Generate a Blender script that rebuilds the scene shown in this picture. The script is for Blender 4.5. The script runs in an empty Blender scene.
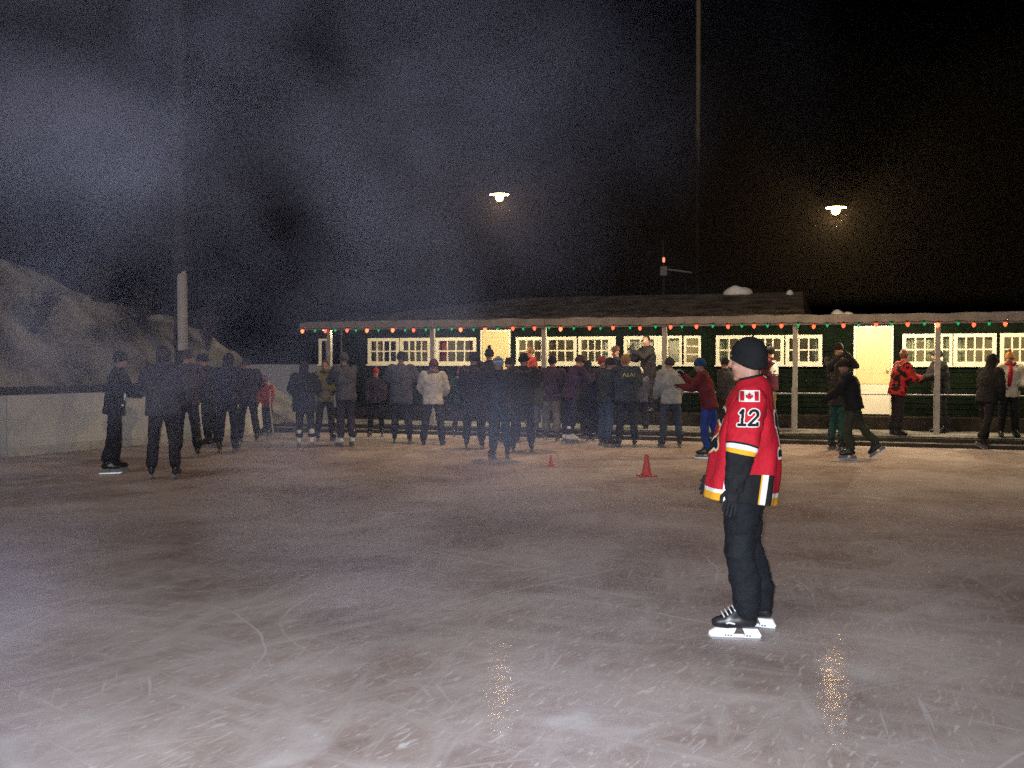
import bpy, bmesh, math, random
from mathutils import Vector, Matrix, noise
from mathutils.bvhtree import BVHTree
R = math.radians
random.seed(7)
scene = bpy.context.scene
COL = scene.collection

# ------------------------------------------------------------------ camera
F = 1000.0; CAMH = 1.70; HORIZ = 360.0; CX = 512.0
cam_d = bpy.data.cameras.new('camera'); cam = bpy.data.objects.new('camera', cam_d); COL.objects.link(cam)
cam_d.sensor_width = 36.0; cam_d.lens = 36.0 * F / 1024.0; cam_d.clip_end = 600; cam_d.clip_start = 0.05
cam.location = (0, 0, CAMH); cam.rotation_euler = (R(90) - math.atan(24 / F), 0, 0)
scene.camera = cam
# ------------------------------------------------------------------ night sky
world = bpy.data.worlds.new('World'); scene.world = world; world.use_nodes = True
wn = world.node_tree; wn.nodes.clear()
sky = wn.nodes.new('ShaderNodeTexSky'); sky.sky_type = 'NISHITA'; sky.sun_disc = False
sky.sun_elevation = R(-6.0); sky.sun_rotation = R(200)
bg = wn.nodes.new('ShaderNodeBackground'); bg.inputs['Strength'].default_value = 0.06
wo = wn.nodes.new('ShaderNodeOutputWorld')
wn.links.new(sky.outputs[0], bg.inputs[0]); wn.links.new(bg.outputs[0], wo.inputs[0])
# faint broad glow of the night sky over the rink (from behind and left of the photographer)
sun_d = bpy.data.lights.new('night_glow', 'SUN'); sun = bpy.data.objects.new('night_glow', sun_d); COL.objects.link(sun)
sun_d.energy = 0.54; sun_d.angle = R(35); sun_d.color = (1.0, 0.87, 0.79); sun.rotation_euler = (R(38), 0, R(-28))
# the photographer's flash, beside the lens
fl_d = bpy.data.lights.new('camera_flash', 'SPOT'); fl = bpy.data.objects.new('camera_flash', fl_d); COL.objects.link(fl)
fl_d.energy = 2200; fl_d.spot_size = R(96); fl_d.spot_blend = 0.85; fl_d.shadow_soft_size = 0.03; fl_d.color = (0.88, 0.93, 1.0)
fl.location = (-0.05, 0.0, CAMH + 0.05); fl.rotation_euler = (R(88), 0, R(4))
vs = scene.view_settings; vs.view_transform = 'Standard'; vs.look = 'None'; vs.exposure = 0.0; vs.gamma = 1.0; vs.use_curve_mapping = False
scene.cycles.max_bounces = 5; scene.cycles.diffuse_bounces = 2; scene.cycles.glossy_bounces = 2
scene.cycles.transparent_max_bounces = 12; scene.cycles.volume_bounces = 0
scene.cycles.use_denoising = False; scene.cycles.sample_clamp_indirect = 2.0
scene.cycles.volume_step_rate = 1.0; scene.cycles.volume_max_steps = 40
scene.cycles.adaptive_threshold = 0.03

# ------------------------------------------------------------------ frames of reference
TH = R(19); SN, CS = math.sin(TH), math.cos(TH)
def un(u, n, z=0.0):            # hut frame (along the front, away from the rink) -> world
    return Vector((u * CS + n * SN, -u * SN + n * CS, z))
def u_at(px, n):                # where the column px meets the plane at distance n
    t = (px - CX) / F; Z = n / (t * SN + CS)
    return Z * (t * CS - SN)
def depth_at(px, n):
    t = (px - CX) / F
    return n / (t * SN + CS)
def zy(py, Z): return CAMH + (HORIZ - py) / F * Z
def ground(px, py):
    Y = CAMH * F / (py - HORIZ)
    return Vector(((px - CX) / F * Y, Y, 0))
ICE_N, EAVE_N, STEP_N, WALL_N = 20.93, 21.96, 23.05, 23.83
WALK_Z, FLOOR_Z = 0.18, 0.47

# ------------------------------------------------------------------ materials
MATS = {}
def mat(name, col, rough=0.8, var=0.15, scale=8.0, bump=0.0, bscale=40.0, metal=0.0, spec=0.5, col2=None, emit=None, estr=0.0, detail=4.0):
    if name in MATS: return MATS[name]
    m = bpy.data.materials.new(name); m.use_nodes = True; MATS[name] = m
    nt = m.node_tree; b = nt.nodes['Principled BSDF']; L = nt.links.new
    b.inputs['Roughness'].default_value = rough; b.inputs['Metallic'].default_value = metal
    b.inputs['Specular IOR Level'].default_value = spec
    tc = nt.nodes.new('ShaderNodeTexCoord')
    n = nt.nodes.new('ShaderNodeTexNoise'); n.inputs['Scale'].default_value = scale; n.inputs['Detail'].default_value = detail
    L(tc.outputs['Object'], n.inputs['Vector'])
    r = nt.nodes.new('ShaderNodeValToRGB')
    c2 = col2 if col2 else tuple(min(1, c * (1 + var)) for c in col)
    r.color_ramp.elements[0].position = 0.32; r.color_ramp.elements[1].position = 0.68
    r.color_ramp.elements[0].color = (*[c * (1 - var) for c in col], 1); r.color_ramp.elements[1].color = (*c2, 1)
    L(n.outputs['Fac'], r.inputs['Fac']); L(r.outputs['Color'], b.inputs['Base Color'])
    if bump:
        n2 = nt.nodes.new('ShaderNodeTexNoise'); n2.inputs['Scale'].default_value = bscale; n2.inputs['Detail'].default_value = 5
        L(tc.outputs['Object'], n2.inputs['Vector'])
        bp = nt.nodes.new('ShaderNodeBump'); bp.inputs['Strength'].default_value = bump; bp.inputs['Distance'].default_value = 0.02
        L(n2.outputs['Fac'], bp.inputs['Height']); L(bp.outputs['Normal'], b.inputs['Normal'])
    if emit:
        b.inputs['Emission Color'].default_value = (*emit, 1); b.inputs['Emission Strength'].default_value = estr
    return m
def cloth(col):
    key = 'cloth_%02x%02x%02x' % tuple(int(min(1, c) * 255) for c in col)
    return mat(key, col, 0.85, 0.25, 6, 0.25, 60, spec=0.3)

M_SNOW = mat('snow', (0.66, 0.67, 0.70), 0.8, 0.16, 1.3, 0.6, 9, spec=0.2)
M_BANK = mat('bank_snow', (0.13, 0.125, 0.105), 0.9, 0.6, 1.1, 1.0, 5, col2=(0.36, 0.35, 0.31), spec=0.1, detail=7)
M_BOARD = mat('board_paint', (0.60, 0.62, 0.62), 0.55, 0.10, 1.2, 0.15, 6, col2=(0.70, 0.72, 0.72))
M_BLACKRAIL = mat('rail_paint', (0.012, 0.012, 0.014), 0.6, 0.3)
M_WALL = mat('green_siding', (0.006, 0.010, 0.0065), 0.95, 0.35, 3, 0.2, 20, spec=0.05)
M_CREAM = mat('cream_paint', (0.82, 0.78, 0.64), 0.5, 0.06, 5, 0.08, 30)
M_DOOR = mat('door_paint', (0.78, 0.64, 0.34), 0.45, 0.05, 3, 0.05, 20)
M_DOOR_LOW = mat('door_lower_paint', (0.82, 0.78, 0.64), 0.45, 0.05, 3, 0.05, 20)
M_FASCIA = mat('fascia_board', (0.22, 0.205, 0.19), 0.7, 0.2, 4, 0.3, 25)
M_ROOF = mat('roof_felt', (0.05, 0.043, 0.035), 0.9, 0.55, 2.5, 0.8, 14, col2=(0.11, 0.10, 0.085), spec=0.1, detail=8)
M_POST = mat('post_paint', (0.34, 0.33, 0.30), 0.6, 0.18, 6, 0.2, 30)
M_WOODDARK = mat('dark_wood', (0.022, 0.019, 0.016), 0.9, 0.4, 5, 0.4, 20, spec=0.1)
M_POLE = mat('pole_wood', (0.014, 0.012, 0.011), 0.85, 0.4, 6, 0.4, 25)
M_POLELIT = mat('pole_lit_fade', (0.16, 0.125, 0.065), 0.8, 0.2, 6, 0.2, 25)
M_GALV = mat('rail_and_lit_strip', (0.45, 0.45, 0.47), 0.5, 0.15, 6)
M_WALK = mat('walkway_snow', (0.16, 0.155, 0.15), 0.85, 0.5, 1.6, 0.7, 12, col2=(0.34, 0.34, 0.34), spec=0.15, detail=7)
M_KERB = mat('kerb_timber', (0.030, 0.028, 0.022), 0.85, 0.4, 3, 0.4, 20)
M_SOFFIT = mat('soffit_board', (0.09, 0.08, 0.06), 0.8, 0.3, 4)
M_INT = mat('interior_wall', (0.22, 0.17, 0.10), 0.8, 0.5, 1.4, col2=(0.34, 0.30, 0.20), detail=6)
M_STEEL = mat('steel', (0.62, 0.64, 0.66), 0.25, 0.05, metal=1.0)
M_ENAMEL = mat('enamel_shade', (0.80, 0.78, 0.70), 0.35, 0.05)
M_WIRE = mat('black_wire', (0.006, 0.006, 0.006), 0.9, spec=0.1)
M_CONE = mat('cone_plastic', (0.62, 0.055, 0.03), 0.5, 0.12, 8)
M_SKIN = mat('skin', (0.42, 0.22, 0.16), 0.55, 0.10, 14, 0.08, 120)
M_MOUTH = mat('lips', (0.32, 0.12, 0.10), 0.5)
M_EYE = mat('eye_dark', (0.02, 0.015, 0.012), 0.2)
M_HAIR = mat('hair_brown', (0.06, 0.035, 0.02), 0.6, 0.3, 40)
M_BOOT = mat('skate_boot_black', (0.014, 0.014, 0.016), 0.35, 0.3, 9)
M_BOOTW = mat('skate_boot_white', (0.75, 0.74, 0.72), 0.4, 0.1, 9)
M_HOLDER = mat('blade_holder', (0.86, 0.88, 0.90), 0.35, 0.04)
M_LACE = mat('lace', (0.80, 0.80, 0.80), 0.7)
M_REFLECT = mat('reflective_tape', (0.92, 0.93, 0.95), 0.25, 0.03)
M_TWIG = mat('twig', (0.045, 0.036, 0.028), 0.9, 0.4, 20)
M_RED = mat('jersey_red', (0.49, 0.009, 0.024), 0.75, 0.12, 9, 0.45, 28, spec=0.3)
M_YEL = mat('jersey_gold', (0.80, 0.40, 0.02), 0.75, 0.08, 9, 0.2, 160, spec=0.3)
M_WHT = mat('jersey_white', (0.80, 0.79, 0.74), 0.75, 0.05, 9, 0.2, 160, spec=0.3)
M_BLK = mat('jersey_black', (0.010, 0.011, 0.013), 0.8, 0.2, 9, 0.2, 160, spec=0.25)
M_PANT = mat('hero_trousers', (0.007, 0.009, 0.013), 0.8, 0.35, 7, 0.3, 60, spec=0.3)
M_BEANIE = mat('beanie_knit', (0.010, 0.011, 0.012), 0.9, 0.3, 12, 0.5, 130, spec=0.2)

def fade_lit_top(m, z0, z1):      # colour fades from lit pale high up to unlit dark below, ragged transition
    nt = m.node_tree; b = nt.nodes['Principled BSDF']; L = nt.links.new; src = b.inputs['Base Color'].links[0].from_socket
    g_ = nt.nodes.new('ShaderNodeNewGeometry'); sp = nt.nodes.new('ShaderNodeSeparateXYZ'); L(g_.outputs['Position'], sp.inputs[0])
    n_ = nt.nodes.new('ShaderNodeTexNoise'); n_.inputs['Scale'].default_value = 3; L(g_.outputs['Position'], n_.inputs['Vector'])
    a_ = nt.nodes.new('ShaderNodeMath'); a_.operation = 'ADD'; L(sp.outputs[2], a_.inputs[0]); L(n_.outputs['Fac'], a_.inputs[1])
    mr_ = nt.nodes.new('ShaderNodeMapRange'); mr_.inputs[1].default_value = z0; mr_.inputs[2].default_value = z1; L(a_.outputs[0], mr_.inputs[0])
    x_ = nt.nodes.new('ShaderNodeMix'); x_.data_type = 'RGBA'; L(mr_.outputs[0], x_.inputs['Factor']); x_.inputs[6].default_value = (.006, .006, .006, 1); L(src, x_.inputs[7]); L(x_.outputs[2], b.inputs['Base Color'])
fade_lit_top(M_POLELIT, 7.6, 10.6)
def glow(name, col, strength):
    m = bpy.data.materials.new(name); m.use_nodes = True; nt = m.node_tree; nt.nodes.clear()
    e = nt.nodes.new('ShaderNodeEmission'); e.inputs[0].default_value = (*col, 1); e.inputs[1].default_value = strength
    o = nt.nodes.new('ShaderNodeOutputMaterial'); nt.links.new(e.outputs[0], o.inputs[0]); return m
M_BULBRED = glow('bulb_red', (1.0, 0.10, 0.04), 3.2)
M_BULBORG = glow('bulb_orange', (1.0, 0.17, 0.06), 3.6)
M_BULBGRN = glow('bulb_green', (0.02, 0.75, 0.20), 0.7)
M_LAMPBULB = glow('sodium_bulb', (1.0, 0.46, 0.10), 40)
M_BEACON = glow('beacon_red', (1.0, 0.25, 0.15), 1.6)
M_PORCHBULB = glow('porch_bulb', (1.0, 0.78, 0.42), 14)

def glass_mat():
    m = bpy.data.materials.new('window_glass'); m.use_nodes = True; nt = m.node_tree; nt.nodes.clear(); L = nt.links.new
    t = nt.nodes.new('ShaderNodeBsdfTransparent'); t.inputs[0].default_value = (0.86, 0.88, 0.84, 1)
    g = nt.nodes.new('ShaderNodeBsdfGlossy'); g.inputs['Roughness'].default_value = 0.08
    f = nt.nodes.new('ShaderNodeFresnel'); f.inputs[0].default_value = 1.5
    x = nt.nodes.new('ShaderNodeMixShader'); o = nt.nodes.new('ShaderNodeOutputMaterial')
    L(f.outputs[0], x.inputs[0]); L(t.outputs[0], x.inputs[1]); L(g.outputs[0], x.inputs[2]); L(x.outputs[0], o.inputs[0]); return m
M_GLASS = glass_mat()

def ice_mat():
    m = bpy.data.materials.new('rink_ice'); m.use_nodes = True; nt = m.node_tree; b = nt.nodes['Principled BSDF']; L = nt.links.new
    N = nt.nodes.new
    geo = N('ShaderNodeNewGeometry'); pos = geo.outputs['Position']
    def math_(op, a, b_=None, clamp=False):
        n = N('ShaderNodeMath'); n.operation = op; n.use_clamp = clamp
        for i, v in enumerate((a, b_)):
            if v is None: continue
            if isinstance(v, (int, float)): n.inputs[i].default_value = v
            else: L(v, n.inputs[i])
        return n.outputs[0]
    def noise_(scale, detail, vec=pos, dist=0.0, rough=0.55):
        n = N('ShaderNodeTexNoise'); n.inputs['Scale'].default_value = scale; n.inputs['Detail'].default_value = detail
        n.inputs['Distortion'].default_value = dist; n.inputs['Roughness'].default_value = rough; L(vec, n.inputs['Vector']); return n.outputs['Fac']
    def mapped(rot, sc):
        mp = N('ShaderNodeMapping'); mp.vector_type = 'TEXTURE'; mp.inputs['Rotation'].default_value = (0, 0, R(rot)); mp.inputs['Scale'].default_value = (1 / sc[0], 1 / sc[1], 1)
        L(pos, mp.inputs['Vector']); return mp.outputs[0]
    def ramp(v, p0, p1):
        n = N('ShaderNodeMapRange'); n.inputs[1].default_value = p0; n.inputs[2].default_value = p1; L(v, n.inputs[0]); return n.outputs[0]
    # tinted patches: dull brownish ice and greyer worn ice
    base = N('ShaderNodeValToRGB'); e = base.color_ramp.elements
    e[0].position = 0.36; e[0].color = (0.245, 0.175, 0.160, 1); e[1].position = 0.70; e[1].color = (0.54, 0.465, 0.45, 1)
    L(noise_(0.55, 7, dist=0.4), base.inputs[0])
    # broad scraped streaks in three directions
    st = None
    for rot, sc in ((-28, (0.8, 4.5, 1)), (44, (0.7, 5.0, 1)), (82, (0.8, 5, 1))):
        v = ramp(noise_(1.0, 5, mapped(rot, sc), 0.5, 0.66), 0.48, 0.80)
        st = v if st is None else math_('MAXIMUM', st, v)
    # thin blade lines: long arcs
    arcs = None
    rnd = random.Random(11)
    sep = N('ShaderNodeSeparateXYZ'); L(pos, sep.inputs[0])
    wob = noise_(0.8, 3)
    for i in range(30):
        r = rnd.uniform(1.2, 9); a = rnd.uniform(0, 6.28); px, py = rnd.uniform(-4, 6), rnd.uniform(2.6, 9)
        cx, cy = px + r * math.cos(a), py + r * math.sin(a)
        dx = math_('SUBTRACT', sep.outputs[0], cx); dy = math_('SUBTRACT', sep.outputs[1], cy)
        d = math_('SQRT', math_('ADD', math_('MULTIPLY', dx, dx), math_('MULTIPLY', dy, dy)))
        d = math_('ADD', d, math_('MULTIPLY', wob, 0.25))
        ln = math_('SUBTRACT', 1.0, math_('DIVIDE', math_('ABSOLUTE', math_('SUBTRACT', d, r)), rnd.uniform(0.008, 0.020)), True)
        # only a stretch of each circle
        da = N('ShaderNodeVectorMath'); da.operation = 'DISTANCE'; L(pos, da.inputs[0]); da.inputs[1].default_value = (px, py, 0)
        ln = math_('MULTIPLY', ln, ramp(da.outputs['Value'], rnd.uniform(0.8, 2.6), 0.3))
        arcs = ln if arcs is None else math_('MAXIMUM', arcs, ln)
    fine = math_('MULTIPLY', ramp(noise_(22, 4, mapped(60, (0.35, 1.6, 1)), 0.8), 0.54, 0.76), 0.62)
    crack = None
    for rot, sc, lo in ((25, (1.1, 30, 1), .60), (-40, (.9, 34, 1), .61), (75, (1.3, 26, 1), .60), (110, (1.0, 30, 1), .62)):
        c_ = math_('MULTIPLY', ramp(noise_(1.0, 2, mapped(rot, sc), 0.6), lo, lo + .10), 0.36)
        crack = c_ if crack is None else math_('MAXIMUM', crack, c_)
    crack = math_('MULTIPLY', crack, ramp(noise_(.7, 2), .38, .62))
    powder = math_('MULTIPLY', ramp(noise_(0.9, 8, dist=1.2), 0.55, 0.80), 0.75)
    total = math_('MAXIMUM', math_('MULTIPLY', st, 0.42), math_('MAXIMUM', math_('MULTIPLY', arcs, 0.6), math_('MAXIMUM', fine, math_('MAXIMUM', crack, powder))))
    mx = N('ShaderNodeMix'); mx.data_type = 'RGBA'; L(total, mx.inputs['Factor']); L(base.outputs[0], mx.inputs[6]); mx.inputs[7].default_value = (0.80, 0.81, 0.84, 1)
    L(mx.outputs[2], b.inputs['Base Color'])
    b.inputs['Roughness'].default_value = 0.75; b.inputs['Specular IOR Level'].default_value = 0.15
    b.inputs['Coat Weight'].default_value = 0.022; b.inputs['Coat Roughness'].default_value = 0.11; b.inputs['Coat IOR'].default_value = 1.31
    bp = N('ShaderNodeBump'); bp.inputs['Strength'].default_value = 0.14; bp.inputs['Distance'].default_value = 0.02
    L(noise_(9, 4), bp.inputs['Height']); L(bp.outputs['Normal'], b.inputs['Normal'])
    L(bp.outputs['Normal'], b.inputs['Coat Normal'])
    return m

# ------------------------------------------------------------------ object helpers
def tag(o, label=None, cat=None, group=None, kind=None):
    if label: o['label'] = label
    if cat: o['category'] = cat
    if group: o['group'] = group
    if kind: o['kind'] = kind
    return o
def link(name, me, parent=None, m=None, loc=None, rot=None):
    o = bpy.data.objects.new(name, me); COL.objects.link(o)
    if m is not None and me is not None and not me.materials: me.materials.append(m)
    if parent: o.parent = parent
    if loc is not None: o.location = loc
    if rot is not None: o.rotation_euler = rot
    return o
def empty(name, loc=(0, 0, 0), rz=0, label=None, cat=None, group=None):
    o = bpy.data.objects.new(name, None); COL.objects.link(o); o.location = loc; o.rotation_euler = (0, 0, rz); o.empty_display_size = 0.2
    return tag(o, label, cat, group)
class MB:
    def __init__(s): s.v = []; s.f = []; s.mi = []
    def add(s, vs, fs, mi=0):
        k = len(s.v); s.v += [tuple(v) for v in vs]; s.f += [tuple(i + k for i in f) for f in fs]; s.mi += [mi] * len(fs); return s
    def box(s, x0, x1, y0, y1, z0, z1, mi=0):
        vs = [(x, y, z) for z in (z0, z1) for y in (y0, y1) for x in (x0, x1)]
        return s.add(vs, [(0, 2, 3, 1), (4, 5, 7, 6), (0, 1, 5, 4), (2, 6, 7, 3), (0, 4, 6, 2), (1, 3, 7, 5)], mi)
    def loft(s, rings, mi=0, cap=True):
        n = len(rings[0]); vs = [p for r in rings for p in r]; fs = []
        for i in range(len(rings) - 1):
            for j in range(n):
                a, b = i * n + j, i * n + (j + 1) % n
                fs.append((a, b, b + n, a + n))
        if cap: fs.append(tuple(range(n - 1, -1, -1))); fs.append(tuple(range((len(rings) - 1) * n, len(rings) * n)))
        return s.add(vs, fs, mi)
    def tube(s, pts, rads, seg=10, mi=0, round_ends=True):
        pts = [Vector(p) for p in pts]
        if not isinstance(rads, (list, tuple)): rads = [rads] * len(pts)
        P, Q = list(pts), list(rads)
        if round_ends:
            d0 = (pts[0] - pts[1]).normalized(); d1 = (pts[-1] - pts[-2]).normalized()
            P = [pts[0] + d0 * rads[0] * .9, pts[0] + d0 * rads[0] * .6] + P + [pts[-1] + d1 * rads[-1] * .6, pts[-1] + d1 * rads[-1] * .9]
            Q = [rads[0] * .35, rads[0] * .78] + Q + [rads[-1] * .78, rads[-1] * .35]
        rings = []; ref = None
        for i, p in enumerate(P):
            t = (P[min(i + 1, len(P) - 1)] - P[max(i - 1, 0)]).normalized()
            if ref is None: ref = Vector((1, 0, 0)) if abs(t.x) < .8 else Vector((0, 1, 0))
            a = (ref - t * ref.dot(t)).normalized(); b = t.cross(a); ref = a
            rings.append([p + a * Q[i] * math.cos(k * 2 * math.pi / seg) + b * Q[i] * math.sin(k * 2 * math.pi / seg) for k in range(seg)])
        return s.loft(rings, mi)
    def ell(s, c, ax, seg=16, rows=10, rot=None, mi=0):
        c = Vector(c); rings = []
        for i in range(1, rows):
            a = math.pi * i / rows
            ring = []
            for k in range(seg):
                b = 2 * math.pi * k / seg
                p = Vector((ax[0] * math.sin(a) * math.cos(b), ax[1] * math.sin(a) * math.sin(b), -ax[2] * math.cos(a)))
                ring.append(c + (rot @ p if rot else p))
            rings.append(ring)
        n0 = len(s.v); s.loft(rings, mi, cap=False)
        lo = Vector((0, 0, -ax[2])); hi = Vector((0, 0, ax[2]))
        lo = c + (rot @ lo if rot else lo); hi = c + (rot @ hi if rot else hi)
        k = len(s.v); s.v += [tuple(lo), tuple(hi)]; last = n0 + (rows - 2) * seg
        for j in range(seg):
            s.f.append((k, n0 + (j + 1) % seg, n0 + j)); s.f.append((k + 1, last + j, last + (j + 1) % seg)); s.mi += [mi, mi]
        return s
    def lathe(s, c, prof, seg=20, mi=0, cap=True):
        rings = [[(c[0] + r * math.cos(k * 2 * math.pi / seg), c[1] + r * math.sin(k * 2 * math.pi / seg), c[2] + z) for k in range(seg)] for r, z in prof]
        return s.loft(rings, mi, cap)
    def mesh(s, name, mats, smooth=False):
        me = bpy.data.meshes.new(name); me.from_pydata(s.v, [], s.f)
        for m in (mats if isinstance(mats, (list, tuple)) else [mats]): me.materials.append(m)
        if len(me.materials) > 1: me.polygons.foreach_set('material_index', s.mi)
        if smooth: me.polygons.foreach_set('use_smooth', [True] * len(me.polygons))
        me.update(); return me
    def build(s, name, mats, parent=None, smooth=False, loc=None, rot=None):
        return link(name, s.mesh(name, mats, smooth), parent, None, loc, rot)
def remesh(mb, name, mats, voxel, smooth=4, wrinkle=0.0, wscale=9.0, seed=0):
    me = mb.mesh(name + '_src', mats[0] if isinstance(mats, (list, tuple)) else mats)
    bm = bmesh.new(); bm.from_mesh(me); bmesh.ops.recalc_face_normals(bm, faces=bm.faces); bm.to_mesh(me); bm.free()
    o = bpy.data.objects.new('tmp', me); COL.objects.link(o)
    md = o.modifiers.new('r', 'REMESH'); md.mode = 'VOXEL'; md.voxel_size = voxel; md.use_smooth_shade = True
    if smooth:
        sm = o.modifiers.new('s', 'SMOOTH'); sm.iterations = smooth; sm.factor = 0.5
    dg = bpy.context.evaluated_depsgraph_get()
    out = bpy.data.meshes.new_from_object(o.evaluated_get(dg)); out.name = name
    bpy.data.objects.remove(o); bpy.data.meshes.remove(me)
    if wrinkle:
        nv = [v.normal.copy() for v in out.vertices]; off = Vector((seed * 3.1, seed * 1.7, 0))
        for v, n in zip(out.vertices, nv):
            p = v.co * wscale + off; p.z *= 1.5
            v.co += n * wrinkle * (noise.noise(p) + 0.6 * noise.noise(p * 2.3))
    out.materials.clear()
    for m in (mats if isinstance(mats, (list, tuple)) else [mats]): out.materials.append(m)
    out.polygons.foreach_set('material_index', [0] * len(out.polygons))
    out.polygons.foreach_set('use_smooth', [True] * len(out.polygons)); out.update()
    return out

# ================================================================== SETTING
# ground reaching the horizon, the ice sheet 5 cm above it
g = MB().add([(-250, -60, -.06), (250, -60, -.06), (250, 400, -.06), (-250, 400, -.06)], [(0, 1, 2, 3)])
tag(g.build('ground', M_SNOW), kind='structure')
BA, BB = Vector((-15.0, 5.5, 0)), Vector((-5.75, 23.4, 0))     # line of the rink boards
p = [Vector((-15.3, -12, 0)), Vector((22, -12, 0)), un(14, ICE_N + .2), un(-10.2, ICE_N + .2), BB, BA + Vector((-.3, 0, 0))]
bm = bmesh.new(); bm.faces.new([bm.verts.new((q.x, q.y, 0)) for q in p]); me = bpy.data.meshes.new('ice'); bm.to_mesh(me); bm.free()
tag(link('ice', me, None, ice_mat()), kind='structure')

# hut frame: everything built here turns with it
# walkway in front of the hut with a timber kerb
walk = MB(); NU = 60
def walk_strip(n0, n1, z0, rough, rows, seedz):
    vs = []; fs = []
    for j in range(rows + 1):
        for i in range(NU + 1):
            u = -14.5 + 28 * i / NU; n = n0 + (n1 - n0) * j / rows
            w = un(u, n); vs.append((w.x, w.y, z0 + rough * noise.noise((u * 1.1, n * 2.2, seedz))))
    for j in range(rows):
        for i in range(NU):
            a = j * (NU + 1) + i; fs.append((a, a + 1, a + NU + 2, a + NU + 1))
    return vs, fs
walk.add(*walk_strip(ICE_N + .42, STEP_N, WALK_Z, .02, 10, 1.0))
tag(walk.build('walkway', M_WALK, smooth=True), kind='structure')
root_k = empty('kerb_step', un(0, 0), -TH, 'low dark timber kerb with a snowy top between the ice and the walkway', 'kerb')
L_ = 3.5
for i in range(8):
    u0 = -14.5 + i * L_
    MB().box(u0 + .006, u0 + L_ - .006, ICE_N, ICE_N + .16, -.05, .07 + .004 * (i % 3)).build('lower_timber', M_KERB, root_k)
    MB().box(u0 + .006, u0 + L_ - .006, ICE_N + .165, ICE_N + .43, -.05, .165 + .004 * (i % 2)).build('upper_timber', M_KERB, root_k)
sn = MB(); vs = []; fs = []
for i in range(NU * 2 + 1):
    u = -14.5 + 28 * i / (NU * 2); h = .012 + .02 * abs(noise.noise((u * 1.7, 0, 3)))
    vs += [(u, ICE_N + .015, .0745), (u, ICE_N + .07, .0755 + h), (u, ICE_N + .16, .076 + h * .8)]
for i in range(NU * 2):
    a = i * 3; fs += [(a, a + 3, a + 4, a + 1), (a + 1, a + 4, a + 5, a + 2)]
sn.add(vs, fs); sn.build('snow_crust', M_WALK, root_k, smooth=True)

# ------------------------------------------------------------------ the hut
hut = empty('warming_hut', un(0, 0), -TH, 'long low dark green hut with cream framed windows and a porch roof along the rink', 'building')
U0, U1 = -13.0, 9.0; RIDGE_N = 26.3; RIDGE_Z = 3.42; EAVE_Z = 2.60
# windows: (pixel left, pixel right, columns, rows, sash split)
WINS = [(319.5, 331, 1, 1), (368.5, 399.5, 4, 2), (400.5, 431, 4, 2), (436.5, 476.5, 4, 2), (516.5, 544.5, 3, 2), (546, 577, 3, 2), (578.5, 611.5, 4, 2),
        (624, 657.5, 2, 1), (666, 682, 1, 1), (684, 701, 1, 3), (716, 752, 3, 2), (754, 784, 3, 2), (785.5, 822, 3, 2), (902, 938, 3, 2), (939.5, 952, 1, 2), (953, 996, 4, 2), (999.5, 1040, 4, 2), (1041.5, 1080, 4, 2)]
DOORS = [(481, 511), (853.5, 893)]
WZ0, WZ1 = 1.585, 2.275
wins = [(u_at(a, WALL_N), u_at(b, WALL_N), c, r) for a, b, c, r in WINS]
doors = [(u_at(a, WALL_N), u_at(b, WALL_N)) for a, b in DOORS]
# front wall: clapboard courses around the openings
def front_wall():
    m = MB(); course = .115; openings = [(w[0], w[1], WZ0, WZ1) for w in wins] + [(d[0], d[1], FLOOR_Z + .0, 2.47) for d in doors]
    z = 0.0
    zs = sorted(set([0.05 + course * i for i in range(24)] + [WZ0, WZ1, FLOOR_Z, 2.47]))
    for z0, z1 in zip(zs[:-1], zs[1:]):
        if z1 - z0 < .004: continue
        zm = (z0 + z1) / 2
        cuts = sorted([(o[0], o[1]) for o in openings if o[2] <= zm <= o[3]])
        u = U0
        for a, b in cuts + [(U1, U1)]:
            if a - u > .005:
                m.add([(u, WALL_N - .02, z0), (a, WALL_N - .02, z0), (a, WALL_N - .004, z1), (u, WALL_N - .004, z1),
                       (u, WALL_N + .12, z0), (a, WALL_N + .12, z0), (a, WALL_N + .12, z1), (u, WALL_N + .12, z1)],
                      [(0, 1, 2, 3), (5, 4, 7, 6), (0, 4, 5, 1), (3, 2, 6, 7), (0, 3, 7, 4), (1, 5, 6, 2)])
            u = max(u, b)
    return m
front_wall().build('wall', M_WALL, hut)
MB().box(U0, U0 + .12, WALL_N + .125, 30, 0, 2.6).build('end_wall', M_WALL, hut)
MB().box(U1 - .12, U1, WALL_N + .125, 30, 0, 2.6).build('end_wall', M_WALL, hut)
MB().box(U0 + .13, U1 - .13, 27.0, 27.1, 0.05, 2.6).build('back_wall', M_INT, hut)
MB().box(U0 + .13, U1 - .13, WALL_N + .13, 26.99, FLOOR_Z - .15, FLOOR_Z - .02).build('floor', M_WOODDARK, hut)
MB().box(U0 + .13, U1 - .13, WALL_N + .13, 26.99, 2.585, 2.61).build('ceiling', M_INT, hut)
MB().box(U0, U1, STEP_N, WALL_N - .025, 0, FLOOR_Z - .01).build('porch_floor', M_WOODDARK, hut)
# partition walls between the rooms
for px in (340, 505, 617, 708, 838):
    u = u_at(px, WALL_N)
    MB().box(u - .05, u + .05, WALL_N + .14, 26.98, FLOOR_Z, 2.51).build('partition', M_INT, hut)
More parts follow.
